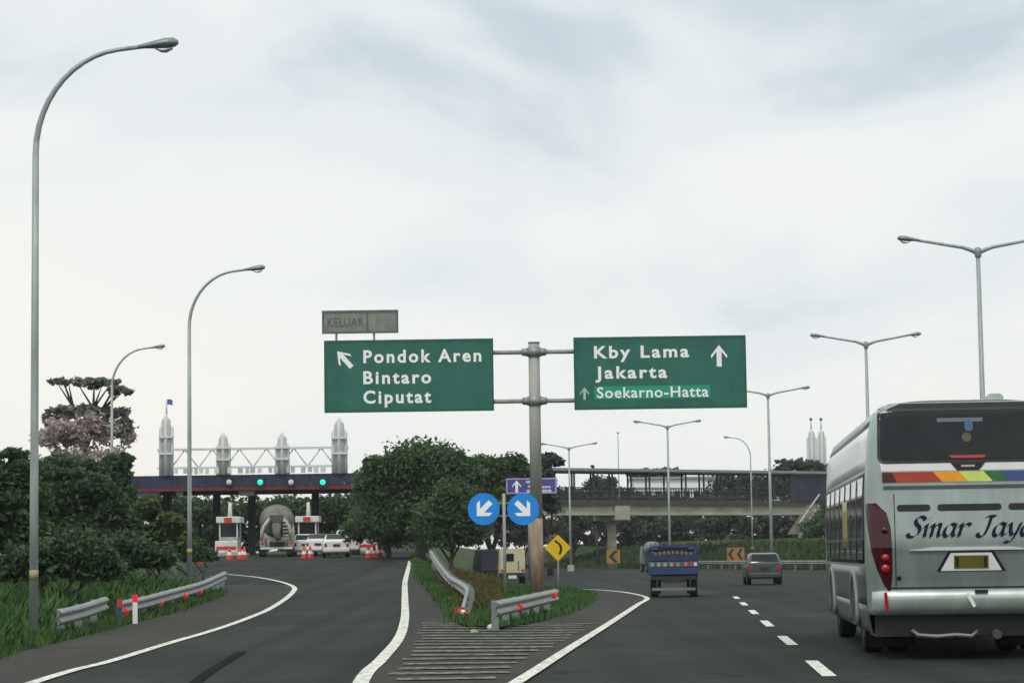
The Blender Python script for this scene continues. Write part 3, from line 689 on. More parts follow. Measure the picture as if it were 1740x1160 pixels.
# slim leaning spire above the bridge roof
x = P(1013, 800, 262).x; o = tree('slim_tree', 'slim dark leaning tree tip above the bridge roof', x, 262,
     [(-.2, 0, 9.3, .4, .4, 1.3), (-.35, 0, 10.6, .22, .22, .9), (0, 0, 7.6, .7, .7, 1.4), (.1, 0, 5.4, .9, .9, 1.6)], 2200, .26, ML_DARK, trunk_h=6, trunk_r=.14, seed=90)
# right-hand roadside tree on the far side, beyond the bus
for k, (px, Y, lb) in enumerate([(1440, 235, 'tree far behind the bus, left part'), (1540, 230, 'tree far behind the bus, middle'), (1660, 225, 'tree far behind the bus, right part')]):
    ptree('low_tree', lb, px, Y, [(px-30, 905, 50, 40), (px+30, 900, 50, 40), (px, 870, 40, 36)], 3500, .4, ML_DARK, trunk_h=1.6, trunk_r=.2, seed=95+k, group='trees beyond the bus')

# big-leaved plant by the second lamp post
def fan_plant(px, Y, label, nf, h, seed):
    x = P(px, 950, Y).x; z = gz(x, Y)-.05; o = thing('fan_plant', label, 'plant', (x, Y, z), group='big-leaved plants on the left verge'); r_ = random.Random(seed)
    MB().tube([(0, 0, 0), (0, 0, h*.35)], [.12, .08], 8).build('stem', M_BARK, o)
    for i in range(nf):
        a = 2*math.pi*i/nf+r_.uniform(-.3, .3); ln = h*r_.uniform(.6, .95); up = r_.uniform(.35, 1.0); w = h*.085
        d = Vector((math.cos(a), math.sin(a), 0)); s = Vector((-d.y, d.x, 0)); rows = []
        for j in range(7):
            t = j/6; c = Vector((0, 0, h*.33))+d*ln*t*.85+Vector((0, 0, ln*(up*t-.75*t*t))); ww = w*(math.sin(math.pi*min(.97, .12+t*.88))**.7)
            rows.append([c-s*ww+Vector((0, 0, .05*ww)), c-Vector((0, 0, .25*ww)), c+s*ww+Vector((0, 0, .05*ww))])
        MB().rings(rows, closed=False, cap=False).build('leaf', ML_LIGHT if i % 3 == 0 else ML_MID, o, fix=False)
    return o
fan_plant(268, 83, 'big-leaved fan plant in front of the second lamp post', 15, 2.0, 3)
fan_plant(226, 80, 'big-leaved fan plant left of the second lamp post', 13, 2.0, 4)

# ------------------------------------------------------------------ grass
def in_poly(px_, py_, poly):
    c = np.zeros(len(px_), bool); j = len(poly)-1
    for i in range(len(poly)):
        xi, yi = poly[i]; xj, yj = poly[j]
        c ^= ((yi > py_) != (yj > py_)) & (px_ < (xj-xi)*(py_-yi)/((yj-yi) or 1e-9)+xi); j = i
    return c
def grass(name, label, poly, n, h, m, dz=0.0, wide=.018, seed=1, clump=.9):
    r_ = np.random.default_rng(seed); xs = np.array([p[0] for p in poly]); ys_ = np.array([p[1] for p in poly])
    x = r_.uniform(xs.min(), xs.max(), n*3); y = r_.uniform(ys_.min(), ys_.max(), n*3)
    k = in_poly(x, y, poly); x = x[k][:n]; y = y[k][:n]; k = len(x); edge_ = r_.normal(0, .10, (2, k)); x = x+edge_[0]; y = y+edge_[1]*2
    dens = np.sin(x*1.7+np.sin(y*.9)*2)*np.cos(y*1.1+x*.6)
    hh = h*r_.uniform(.45, 1.2, k)*(1+.35*clump*dens); a = r_.uniform(0, 2*np.pi, k); z = g(x, y)+dz
    w = wide*r_.uniform(.7, 1.5, k); lx = r_.normal(0, .32, k)*hh; ly = r_.normal(0, .32, k)*hh
    dx, dy = np.cos(a)*w, np.sin(a)*w
    V = np.stack([np.stack([x-dx, y-dy, z-.05], 1), np.stack([x+dx, y+dy, z-.05], 1), np.stack([x+dx*.7+lx*.4, y+dy*.7+ly*.4, z+hh*.6], 1), np.stack([x+lx, y+ly, z+hh], 1), np.stack([x-dx*.7+lx*.4, y-dy*.7+ly*.4, z+hh*.6], 1)], 1).reshape(-1, 3)
    me = bpy.data.meshes.new(name); me.vertices.add(len(V)); me.vertices.foreach_set('co', V.ravel())
    me.loops.add(len(V)); me.loops.foreach_set('vertex_index', np.arange(len(V), dtype=np.int32))
    me.polygons.add(k); me.polygons.foreach_set('loop_start', np.arange(0, 5*k, 5, dtype=np.int32)); me.polygons.foreach_set('loop_total', np.full(k, 5, np.int32))
    me.update(); me.validate(); me.materials.append(m)
    o = bpy.data.objects.new(name, me); col.objects.link(o); return tag(o, label, None, kind='stuff')
vy = [24, 28, 33, 38, 44, 50, 60, 70, 77, 82]
verge = [(float(np.interp(y, *XL))-.05, y) for y in vy]
grass('verge_grass', 'tall green grass on the left verge beside the ramp shoulder', verge+[(-12.5, 90), (-18, 90), (-14, 40), (-11, 24)], 90000, .25, M_GRASS, -.06, seed=3)
grass('verge_weeds', 'taller weeds growing round the left guard rail', [(x-.75, y) for x, y in verge if y < 79]+[(-12.5, 79), (-12, 30)], 9000, .5, M_GRASS, -.06, wide=.03, seed=5)
grass('verge_dry_grass', 'thin straw-coloured grass mixed into the left verge', [(x-.2, y) for x, y in verge]+[(-12.5, 88), (-14, 60), (-12, 30)], 14000, .2, M_DRYGRASS, -.05, seed=13)
grass('island_grass', 'short green grass on the island between ramp and main road', ISL, 42000, .16, M_GRASS, .05, seed=6)
ISL_DRY = [(p.x, p.y) for p in (G(745, 985), G(790, 1040), G(842, 1050), G(850, 1010), G(845, 985))]+[(-2.2, 105), (-3.4, 105)]
grass('island_dry_grass', 'yellowish dry grass along the crest of the island', ISL_DRY, 12000, .30, M_DRYGRASS, .05, seed=7)
by = [150, 180, 214, 250, 290]
grass('bank_grass', 'bright green grass bank beyond the curve under the footbridge', [(float(np.interp(y, *XO))+1, y) for y in by]+[(float(np.interp(y, *XO))+13, y) for y in by[::-1]], 16000, .4, M_BANKGRASS, -.05, wide=.07, seed=8)

# ------------------------------------------------------------------ guard rails
def w_beam(mb, pts):
    prof = [(-.04, .155), (.0, .14), (.045, .10), (.045, .065), (.0, .02), (.0, -.02), (.045, -.065), (.045, -.10), (.0, -.14), (-.04, -.155)]
    pts = [Vector(p) for p in pts]; rows = []
    for i, p in enumerate(pts):
        t = (pts[min(i+1, len(pts)-1)]-pts[max(i-1, 0)]); t.z = 0; t.normalize(); s = Vector((t.y, -t.x, 0))
        rows.append([p+s*a+Vector((0, 0, b)) for a, b in prof])
    th = [[q-Vector((0, 0, 0)) for q in r] for r in rows]
    mb.rings(rows, closed=False, cap=False)
    back = []
    for i, r in enumerate(rows):
        t = (pts[min(i+1, len(pts)-1)]-pts[max(i-1, 0)]); t.z = 0; t.normalize(); s = Vector((t.y, -t.x, 0))
        back.append([q-s*.012 for q in r])
    mb.rings(back, closed=False, cap=False)
def guard_rail(label, pts, step=2.0, dense=6, reflect=(), cap_ends=False, side=1, group=None, name='guard_rail'):
    base = pts[0]; o = thing(name, label, 'guard rail', (base.x, base.y, gz(base.x, base.y)), group=group); off = Vector(o.location)
    c = [p-off for p in catmull(pts, dense)]
    if side < 0: c = c[::-1]
    mb = MB(); w_beam(mb, c); mb.build('beam', M_STEEL, o, fix=False)
    d = 0; last = None; nxt = .9
    for i in range(len(c)-1):
        seg = (c[i+1]-c[i]).length
        while nxt <= d+seg:
            p = c[i].lerp(c[i+1], (nxt-d)/seg); t = (c[i+1]-c[i]); t.z = 0; t.normalize(); s = Vector((t.y, -t.x, 0))
            w = p+off; zg = gz(w.x, w.y)-off.z-.2; q = p-s*.12
            MB().box((q.x, q.y, (zg+p.z+.15)/2), (.09, .14, p.z+.15-zg), math.atan2(t.y, t.x)).build('post', M_STEEL, o); nxt += step
        d += seg
    for rp in reflect:
        q = Vector(rp)-off; MB().lathe([(0, -.055), (.075, -.05), (.08, -.02), (.08, .03), (0, .03)], q, Matrix.Rotation(-math.pi/2, 3, 'X'), 14).build('reflector', M_RED, o)
    return o
LOW = Vector((0, 0, -.14))
guard_rail('short piece of guard rail half buried in grass near the first lamp post', [P(100, 1037, 45)+LOW, P(145, 1026, 48)+LOW, P(182, 1014, 51)+LOW], side=1)
guard_rail('long guard rail curving along the left ramp shoulder with red reflectors', [P(203, 1022, 53)+LOW, P(250, 1013, 57.5)+LOW, P(300, 1000, 64)+LOW, P(345, 988, 71)+LOW, P(384, 971, 80)+LOW], side=1,
           reflect=[P(213, 1038, 53.6), P(272, 1025, 60), P(315, 1012, 65.6), P(340, 1005, 69.6)])
guard_rail('damaged guard rail with two red reflectors in front of the sign pole', [P(843, 1022, 45)+LOW, P(895, 1012, 51)+LOW, P(947, 1001, 57)+LOW], side=1, reflect=[P(883, 1031, 49.3), P(941, 1010, 56.0)])
guard_rail('bent guard rail sloping down the grass island beside the ramp', [P(731, 935, 110)+LOW, P(744, 955, 92)+LOW, P(762, 977, 76)+LOW, P(780, 988, 67)+LOW, P(793, 999, 60)+LOW, P(789, 1020, 55.5)+LOW, P(784, 1043, 52)+LOW*.6], side=1)
guard_rail('pale guard rail on the outside of the far curve behind the blue truck', [Vector((float(np.interp(y, *XO))+.4, y, gz(float(np.interp(y, *XO))+.4, y)+.6)) for y in (176, 190, 202, 214, 226)], step=4, side=-1)
guard_rail('far guard rail beside the bridge stair right of the small car', [Vector((float(np.interp(y, *XO))+.4, y, gz(float(np.interp(y, *XO))+.4, y)+.6)) for y in (128, 140, 152, 164)], step=4, side=-1)
# marker posts
def marker(px, py, Y, label, m_, cap):
    p = P(px, py, Y); zg = gz(p.x, Y); o = thing('marker_post', label, 'post', (p.x, Y, zg-.05)); h = p.z-zg+.05
    MB().rings([[(-.055, -.04, z), (.055, -.04, z), (.04, .05, z), (-.04, .05, z)] for z in (0, h-.16)], smooth_=False).build('shaft', m_, o)
    MB().rings([[(-.06, -.045, z), (.06, -.045, z), (.045, .055, z), (-.045, .055, z)] for z in (h-.155, h)], smooth_=False).build('cap', cap, o)
marker(230, 1010, 52, 'white marker post with red cap in front of the left guard rail', M_WHITE, M_RED)
marker(204, 1018, 52, 'dark blue marker post at the end of the long guard rail', mat('navy_paint', (.03, .05, .16), .5), M_REDPAINT)
# stone and fallen cone on the island
def stone(p, r, label, m_, seed):
    r_ = np.random.default_rng(seed); bm = bmesh.new(); bmesh.ops.create_icosphere(bm, subdivisions=3, radius=r)
    for v in bm.verts:
        n_ = math.sin(v.co.x*9/r*.3+seed)+math.cos(v.co.y*8/r*.3)+math.sin(v.co.z*7/r*.3+1); v.co *= 1+.07*n_; v.co.z *= .75
    me = bpy.data.meshes.new('boulder'); bm.to_mesh(me); bm.free(); me.materials.append(m_); me.polygons.foreach_set('use_smooth', [True]*len(me.polygons))
    o = bpy.data.objects.new('boulder', me); col.objects.link(o); o.location = (p.x, p.y, p.z+r*.5); return tag(o, label, 'rock')
stone(G(836, 1070), .09, 'small whitewashed stone at the front edge of the grass island', mat('whitewash', (.60, .62, .57), .85, var=.2, scale=6, bump=.5), 2)
stone(G(806, 1077), .07, 'small grey stone left of the whitewashed stone', M_CONC, 3)
fc = again(c0, 'fallen orange cone lying at the end of the bent guard rail', G(780, 1053)+Vector((0, 0, .17))); fc.rotation_euler = (R(95), 0, R(40)); fc.scale = (.5,)*3
fc['group'] = 'red traffic cones before the toll lanes'

# ------------------------------------------------------------------ street lamps
def lamp_head(o, at, d, s=1.0):
    """cobra head pointing along +-x"""
    hd = []
    for t, w, h in ((0, .05, .05), (.12, .07, .07), (.3, .13, .10), (.5, .17, .13), (.66, .15, .12), (.74, .07, .05)):
        hd.append([(at[0]+d*t*s, at[1]+w*s*math.cos(a), at[2]+(h*.9 if math.sin(a) > 0 else h*.55)*s*math.sin(a)+.1*t*s) for a in np.linspace(0, 2*math.pi, 14, endpoint=False)])
    h_ = MB().rings(hd).build('lamp_head', M_LAMPHEAD, o)
    ln = [[(at[0]+d*(.3+.17*t)*s+.0, at[1]+.11*s*math.cos(a)*math.sin(math.pi*(.12+.76*t/2)), at[2]-(.05+.06*math.sin(math.pi*t/2))*s+.04*s-(.03*s if math.sin(a) < 0 else 0)) for a in np.linspace(0, 2*math.pi, 10, endpoint=False)] for t in (0, .6, 1.2, 1.8, 2)]
    MB().rings(ln).build('lens', M_LENS, h_)
def curved_lamp(px, Y, base_py, label):
    p = P(px, base_py, Y); x = P(px, 640, Y).x; z = gz(x, Y)-.05; o = thing('street_lamp', label, 'street lamp', (x, Y, z), group='curved single-arm street lamps')
    H = 9.36; mb = MB(); pts = [(0, 0, 0), (0, 0, 3), (0, 0, 6), (0, 0, H-.3)]; rad = [.082, .078, .07, .062]
    for a in np.linspace(0, math.pi/2*.93, 12): pts.append((1.72*(1-math.cos(a))**1.0, 0, H-.3+1.95*math.sin(a))); rad.append(.06-.018*a/1.6)
    pts.append((2.0, 0, H-.3+1.99)); rad.append(.04)
    mb.tube(pts, rad, 12); mb.build('pole', M_POLE, o)
    MB().tube([(0, 0, -.25), (0, 0, .08)], .2, 12).build('base_plate', M_CONC, o)
    MB().tube([(0, 0, 1.15), (0, 0, 1.33)], .086, 12).build('yellow_band', mat('dull_yellow_band', (.34, .29, .12), .6), o)
    lamp_head(o, (1.92, 0, H-.3+1.98), 1, 1.0)
    return o
l1 = curved_lamp(59, 43.4, 1005, 'tallest curved street lamp in the grass at the left edge')
x2 = P(322, 800, 82).x; again(l1, 'curved street lamp standing behind the end of the left guard rail', (x2, 82, gz(x2, 82)+.06))
x3 = P(190, 800, 117).x; again(l1, 'most distant curved street lamp, in front of the layered tree', (x3, 117, gz(x3, 117)-.05))
x4 = P(1277, 850, 236).x; again(l1, 'far curved street lamp with its arm to the left above the bridge', (x4, 236, gz(x4, 236)), math.pi)
def twin_lamp(x, Y, label):
    o = thing('twin_street_lamp', label, 'street lamp', (x, Y, gz(x, Y)), group='twin-arm street lamps along the median'); H = 11.15
    MB().tube([(0, 0, 0), (0, 0, 5), (0, 0, H)], [.11, .09, .07], 12).build('pole', M_POLE, o)
    MB().lathe([(.3, 0), (.3, .5), (.22, .55), (0, .55)], n=12).build('plinth', M_CONC, o)
    for d in (-1, 1):
        MB().tube([(0, 0, H-.12), (d*.25, 0, H), (d*.5, 0, H+.08), (d*2.0, 0, H+.34)], [.07, .07, .058, .045], 10).build('arm', M_POLE, o)
        lamp_head(o, (d*1.9, 0, H+.33), d, .95)
    MB().lathe([(.1, H-.25), (.13, H-.1), (.1, H+.05), (0, H+.09)], n=12).build('joint', M_LAMPHEAD, o)
    return o
t1 = None
for px, Y, lb in ((1671, 76, 'nearest twin-arm lamp rising behind the bus roof'), (1475, 110, 'second twin-arm lamp above the bus corner'), (1306, 145, 'third twin-arm lamp right of the green sign'),
                  (1134, 180, 'fourth twin-arm lamp below the right green sign'), (966, 214, 'most distant twin-arm lamp beside the sign pole')):
    x = P(px, 720, Y).x
    if t1 is None: t1 = twin_lamp(x, Y, lb)
    else: again(t1, lb, (x, Y, gz(x, Y)))
# slim mast far off
p = P(1050, 735, 290); o = thing('slim_mast', 'thin far mast above the bridge roof', 'mast', (p.x, 290, gz(p.x, 290))); MB().tube([(0, 0, 0), (0, 0, p.z-gz(p.x, 290))], [.12, .05], 8).build('pole', M_POLE, o); MB().box((0, 0, p.z-gz(p.x, 290)), (.3, .3, .12)).build('tip', M_LAMPHEAD, o)
# twin candle monument far right
p0 = P(1388, 800, 330); mo = thing('candle_monument', 'pair of pale candle towers above the right end of the bridge', 'monument', (p0.x, 330, gz(p0.x, 330)))
for px, w in ((1379, 15), (1396, 14)):
    xx = P(px, 760, 330).x-p0.x; zt_ = P(px, 728, 330).z-gz(p0.x, 330)
    candle_tower(mo, 'tower', xx, w*330/FPX, -.2, zt_)
    MB().tube([(xx, 0, zt_-.3), (xx, 0, zt_+1.1)], .12, 8).build('spire', M_TOWER, mo); MB().lathe([(0, -.3), (.28, 0), (0, .3)], (xx, 0, zt_+1.3), n=10).build('finial', mat('blue_cloth', (.08, .14, .45), .8), mo)

# ------------------------------------------------------------------ overhead direction sign
def arrow_poly(L_=1.0, head=.55, shaft=.17, hl=.5):
    """arrow pointing +z, barbed head"""
    return [(0, L_/2), (head/2, L_/2-hl), (head/2-.02*L_, L_/2-hl-.13*L_), (shaft/2, L_/2-hl*.62), (shaft/2, -L_/2), (-shaft/2, -L_/2), (-shaft/2, L_/2-hl*.62), (-head/2+.02*L_, L_/2-hl-.13*L_), (-head/2, L_/2-hl)]
def rot(poly, a, at, s=1):
    c, q = math.cos(a), math.sin(a); return [(at[0]+s*(x*c-z*q), at[1]+s*(x*q+z*c)) for x, z in poly]
def overhead_sign():
    Y = 80; base = P(911, 1000, Y); x0 = P(908, 640, Y).x; zg = gz(x0, Y)-.1
    o = thing('overhead_sign', 'tall grey pole carrying two green direction boards and a small grey exit panel', 'road sign', (x0, Y, zg))
    def loc(px, py): p = P(px, py, Y); return p.x-x0, p.z-zg
    H = loc(908, 583)[1]; zr = loc(911, 880)[1]
    MB().tube([(0, 0, zr), (0, 0, H)], [.205, .19], 20).build('pole', M_POLE_OLD, o)
    MB().tube([(0, 0, 0), (0, 0, zr-.002)], [.225, .207], 20).build('pole_foot', M_RUSTY, o)
    MB().tube([(0, 0, H), (0, 0, H+.04)], .205, 20).build('pole_cap', M_STEEL, o)
    for py in (598, 681):
        z = loc(908, py)[1]
        for d, pe in ((-1, 838), (1, 976)):
            xe = loc(pe, py)[0]+d*.5
            a = MB().tube([(d*.15, 0, z), (xe, 0, z)], .075, 12).build('arm', M_POLE_OLD, o)
            MB().tube([(d*.17, 0, z), (d*.42, 0, z)], [.15, .12], 14).build('flange', M_STEEL, a)
        MB().tube([(0, 0, z-.16), (0, 0, z+.16)], .235, 20).build('clamp', M_STEEL, o)
    def board(corners, m_board, edge):
        (xa, zb), (xb, zt) = corners; w, h = xb-xa, zt-zb
        bd = MB().box(((xa+xb)/2, -.16, (zb+zt)/2), (w, .06, h)).build('sign_board', m_board, o, bevel=.015)
        if edge:
            for c_, d_ in ((((xa+xb)/2, zt-.045), (w-.02, .09)), (((xa+xb)/2, zb+.045), (w-.02, .09)), ((xa+.04, (zb+zt)/2), (.08, h-.2)), ((xb-.04, (zb+zt)/2), (.08, h-.2))):
                MB().box((c_[0], -.192, c_[1]), (d_[0], .012, d_[1])).build('border', edge, bd)
            for t in (.09, .5, .915): MB().box((xa+w*t, -.1915, (zb+zt)/2), (.014, .004, h-.2)).build('panel_seam', edge, bd)
            for t in (.25, .75): MB().box((xa+w*t, -.10, (zb+zt)/2), (.1, .06, h-.1)).build('back_stiffener', M_STEEL, bd)
        return bd
    def pt(px, py): return loc(px, py)
    # left board
    a = pt(552, 702); b = pt(838, 575.5); bd = board((a, b), M_GREEN, M_GREENEDGE)
    fy = -.1925
    def line(txt, x0p, x1p, yp, h, m_=M_SIGNWHITE, parent=bd, bold=.028, sp=1.25):
        xa, z = pt(x0p, yp); xb, _ = pt(x1p, yp); return text_obj('lettering', txt, xa, xb, z, h, fy, m_, parent, bold, sp)
    sY = Y/FPX
    line('Pondok Aren', 618, 818, 606.5, 21*sY); line('Bintaro', 618, 733, 642, 21*sY); line('Ciputat', 618, 733, 675, 21*sY)
    MB().prism(rot(arrow_poly(.74, .52, .16, .36), R(42), pt(586, 611)), fy-.008, fy).build('arrow', M_SIGNWHITE, bd)
    # right board
    a = pt(976, 697); b = pt(1266, 570); bd2 = board((a, b), M_GREEN, M_GREENEDGE)
    line('Kby Lama', 1009, 1170, 599, 20*sY, parent=bd2); line('Jakarta', 1011, 1133, 633.5, 20*sY, parent=bd2)
    xa, za = pt(1010, 680); xb, zb_ = pt(1206, 653)
    MB().box(((xa+xb)/2, fy-.001, (za+zb_)/2), (xb-xa, .008, (zb_-za)*.9)).build('patch', M_GREENPATCH, bd2)
    fy2 = fy; 
    xs0, zz = pt(1014, 667.5); xs1, _ = pt(1203, 665)
    text_obj('lettering', 'Soekarno-Hatta', xs0, xs1, zz, 18*sY, fy-.006, M_SIGNWHITE, bd2, .015, 1.1)
    MB().prism(rot(arrow_poly(.74, .56, .17, .36), 0, pt(1221, 605)), fy-.008, fy).build('arrow', M_SIGNWHITE, bd2)
    MB().prism(rot(arrow_poly(.42, .32, .08, .2), 0, pt(993, 669)), fy-.008, fy).build('small_arrow', M_SIGNDIM, bd2)
    # small grey panel above the left board
    a = pt(548, 568); b = pt(677, 527); gp = MB().box(((a[0]+b[0])/2, -.16, (a[1]+b[1])/2), (b[0]-a[0], .06, b[1]-a[1])).build('exit_panel', M_GREYSIGN, o)
    w, h = b[0]-a[0], b[1]-a[1]
    for c_, d_ in ((((a[0]+b[0])/2, b[1]-.045), (w, .09)), (((a[0]+b[0])/2, a[1]+.035), (w, .07)), ((a[0]+.04, (a[1]+b[1])/2), (.08, h-.17)), ((b[0]-.04, (a[1]+b[1])/2), (.08, h-.17)), ((a[0]+w*.595, (a[1]+b[1])/2), (.06, h-.17))):
        MB().box((c_[0], -.194, c_[1]), (d_[0], .012, d_[1])).build('border', M_GREYFRAME, gp)
    x_, z_ = pt(557, 548.5); x1_, _ = pt(619, 548); text_obj('lettering', 'KELUAR', x_, x1_, z_, 15*sY, fy, M_GREYFRAME, gp, .015, 1.05)
    xm_, zm_ = pt(652, 547)                                      # faded marks, unreadable in the second field
    for dx in (-.16, .16): MB().box((xm_+dx, -.192, zm_), (.2, .006, .3)).build('faded_mark', mat('faded_mark_paint', (.18, .215, .195), .6), gp)
    for px in (572, 636):
        q = pt(px, 575); q2 = pt(px, 560); MB().box((q[0], -.10, (q[1]+q2[1])/2), (.07, .05, q2[1]-q[1]+.6)).build('panel_bracket', M_STEEL, o)
    return o
overhead_sign()

# two round blue arrow signs on one post
def keep_signs():
    Y = 74; x0 = P(857, 900, Y).x; zg = gz(x0, Y)-.05; o = thing('arrow_sign_post', 'grey post with two round blue signs, white arrows pointing down and outward', 'road sign', (x0, Y, zg))
    s = Y/FPX; zt = P(857, 838, Y).z-zg
    MB().tube([(0, 0, 0), (0, 0, zt)], .05, 10).build('post', M_POLE_OLD, o)
    z = P(856, 865, Y).z-zg
    for dz in (-.2, .2): MB().box((0, .02, z+dz), (1.75, .03, .05)).build('crossbar', M_STEEL, o)
    for px, a in ((822, R(180-45)), (889, R(180+45))):
        p = P(px, 864.5, Y); x, zz = p.x-x0, p.z-zg; r = 27*s
        rim = MB().lathe([(0, -.02), (r, -.02), (r, .02), (0, .02)], (x, -.07, zz), Matrix.Rotation(math.pi/2, 3, 'X'), 40); dsk = rim.build('disc', M_SIGNBLUE, o)
        for q in dsk.data.polygons: q.use_smooth = False
        A = [(0, -.36), (.40, .02), (.40, .19), (.13, -.03), (.13, .42), (-.13, .42), (-.13, -.03), (-.40, .19), (-.40, .02)]
        A = [(0, .40), (.36, .04), (.36, -.14), (.11, .09), (.11, -.40), (-.11, -.40), (-.11, .09), (-.36, -.14), (-.36, .04)]
        MB().prism(rot(A, a, (x, zz), r*1.55), -.100, -.093).build('arrow', M_SIGNWHITE, dsk)
keep_signs()
# yellow diamond
def diamond():
    Y = 83; x0 = P(948, 930, Y).x; zg = gz(x0, Y)-.05; o = thing('curve_warning_sign', 'yellow diamond warning sign with black curved arrow beside the sign pole', 'road sign', (x0, Y, zg))
    zc = P(948, 930, Y).z-zg; r = 22.5*Y/FPX
    MB().tube([(0, .04, 0), (0, .04, zc+r*.6)], .035, 10).build('post', M_POLE_OLD, o)
    bd = MB().prism([(0, r), (r, 0), (0, -r), (-r, 0)], -.02, .0, (0, 0, zc)).build('board', M_SIGNYELLOW, o)
    # black arrow bending to the left
    c = [(.10, -.50), (.20, -.30), (.24, -.08), (.20, .14), (.08, .30), (-.06, .40)]; w = [.085]*4+[.075, .07]; l_, r2 = [], []
    for i, q in enumerate(c):
        a = c[min(i+1, len(c)-1)]; b = c[max(i-1, 0)]; t = Vector((a[0]-b[0], a[1]-b[1])).normalized(); n_ = Vector((-t.y, t.x))*w[i]
        l_.append((q[0]+n_.x, q[1]+n_.y)); r2.append((q[0]-n_.x, q[1]-n_.y))
    mb = MB(); pts = [(x*r, -.028, z*r+zc) for x, z in l_+r2]; n = len(c); mb.add(pts, [(i, i+1, n+i+1, n+i) for i in range(n-1)])
    mb.add([(x*r, -.029, z*r+zc) for x, z in ((-.30, .50), (-.10, .58), (.06, .22))], [(0, 1, 2)])
    mb.build('curved_arrow', M_BLACK, bd, fix=False)
diamond()
# chevron boards on the outer curve
def chevron(px, py, Y, w, h, label, n=1):
    p = P(px, py, Y); zg = gz(p.x, Y); o = thing('chevron_sign', label, 'road sign', (p.x, Y, zg), group='chevron boards on the outer curve'); zc = p.z-zg
    for x in ((0,) if n == 1 else (-w*.35, w*.35)): MB().tube([(x, .05, -.1), (x, .05, zc+h/2)], .04, 8).build('post', M_POLE_OLD, o)
    bd = MB().box((0, 0, zc), (w, .04, h)).build('board', mat('amber_sign_sheet', (.33, .17, .04), .5, var=.2), o)
    for i in range(n):
        x = (i-(n-1)/2)*w/n; a = w/n*.36
        MB().prism([(x-a, zc), (x+a*.2, zc+h*.42), (x+a, zc+h*.42), (x-a*.1, zc), (x+a, zc-h*.42), (x+a*.2, zc-h*.42)], -.034, -.024).build('chevron', M_BLACK, bd)
chevron(1250, 941, 196, 1.45, 1.1, 'wide amber chevron board left of the dark silver hatchback', 2)
chevron(1042, 945, 229, 1.3, 1.3, 'small amber chevron board at the foot of the bridge pier')
# violet direction sign beyond the pole
def violet():
    Y = 138; a = P(860, 839, Y); b = P(946, 811, Y); xm_ = (a.x+b.x)/2; zg = gz(xm_, Y); o = thing('violet_direction_sign', 'far violet-blue direction sign half hidden by the sign pole', 'road sign', (xm_, Y, zg))
    w, h = b.x-a.x, b.z-a.z; zc = (a.z+b.z)/2-zg; K = 138/196
    for x in (-w*.05, w*.12): MB().tube([(x, .15, -.1), (x, .15, zc+h*.4)], .09, 10).build('post', M_POLE_OLD, o)
    bd = MB().box((0, 0, zc), (w, .08, h)).build('board', M_PURPLE, o)
    for c_, d_ in (((0, zc+h/2-.05), (w, .08)), ((0, zc-h/2+.05), (w, .08)), ((-w/2+.05, zc), (.08, h-.18)), ((w/2-.05, zc), (.08, h-.18))): MB().box((c_[0], -.05, c_[1]), (d_[0], .02, d_[1])).build('border', mat('pale_violet', (.42, .36, .55), .5), bd)
    MB().prism(rot(arrow_poly(1.0, .75, .24, .45), 0, (-w*.29, zc-.02), K), -.06, -.045).build('arrow', M_SIGNWHITE, bd)
    for x, z, ww, hh in ((-.02, .33, .75, .2), (0, -.05, .6, .16), (0, -.42, .8, .22), (.29, -.12, .75, .17), (.29, -.45, .85, .24)): MB().box((w*x, -.052, zc+z*h*.75), (ww*K, .012, hh*K)).build('faded_line', mat('pale_lines', (.55, .53, .66), .5, var=.2), bd)
violet()

# ------------------------------------------------------------------ vehicles
def wheel(o, x, y, r, w, rim=.6, m_rim=None, name='wheel'):
    A = Matrix.Rotation(math.pi/2, 3, 'Y')
    wh = MB().lathe([(r*rim, -w*.46), (r*.86, -w/2), (r*.97, -w*.42), (r, -w*.25), (r, w*.25), (r*.97, w*.42), (r*.86, w/2), (r*rim, w*.46)], (x, y, r), A, 28).build(name, M_DARK, o)
    MB().lathe([(0, -w*.30), (r*rim*.4, -w*.34), (r*rim*.5, -w*.22), (r*rim*.95, -w*.28), (r*rim*1.02, -w*.46), (r*rim*1.02, w*.46), (r*rim*.95, w*.28), (r*rim*.5, w*.22), (r*rim*.4, w*.34), (0, w*.30)], (x, y, r), A, 24).build('rim', m_rim or M_RIM, wh)
    return wh

# the bus
M_BUS = mat('silver_bus_paint', (.345, .41, .385), .30, .55, var=.20, scale=2.2, coat=.15, stretch=(1.5, 1, .35), detail=8)
M_BUSWHITE = mat('white_bus_band', (.80, .80, .79), .3, var=.03)
M_BUSTOP = mat('dark_bus_top', (.03, .033, .03), .7, var=.2, spec=.2)
M_TAIL = mat('dark_red_lamp', (.05, .004, .008), .2, var=.35, scale=5)
M_TAILBRIGHT = mat('bright_red_lamp', (.42, .008, .025), .25)
M_NAVY = mat('navy_lettering', (.007, .007, .026), .5, spec=.2)
BW, BL_, BH = 1.36, 11.8, 3.47
def bus_hw(z):       # half width of the body at a height
    return float(np.interp(z, [.3, .6, 1.2, 2.2, 3.0, 3.3, 3.42, 3.47], [BW-.07, BW-.02, BW, BW-.01, BW-.07, BW-.16, BW-.36, BW-.75]))
def bus_r0(z):       # how far the tail sits forward at a height
    return float(np.interp(z, [.3, .6, .93, 1.2, 1.44, 1.49, 1.9, 2.25, 2.6, 3.25, 3.42, 3.47], [.2, .13, .10, .045, .01, .0, .025, .06, .07, .19, .32, .62]))
RC = .20
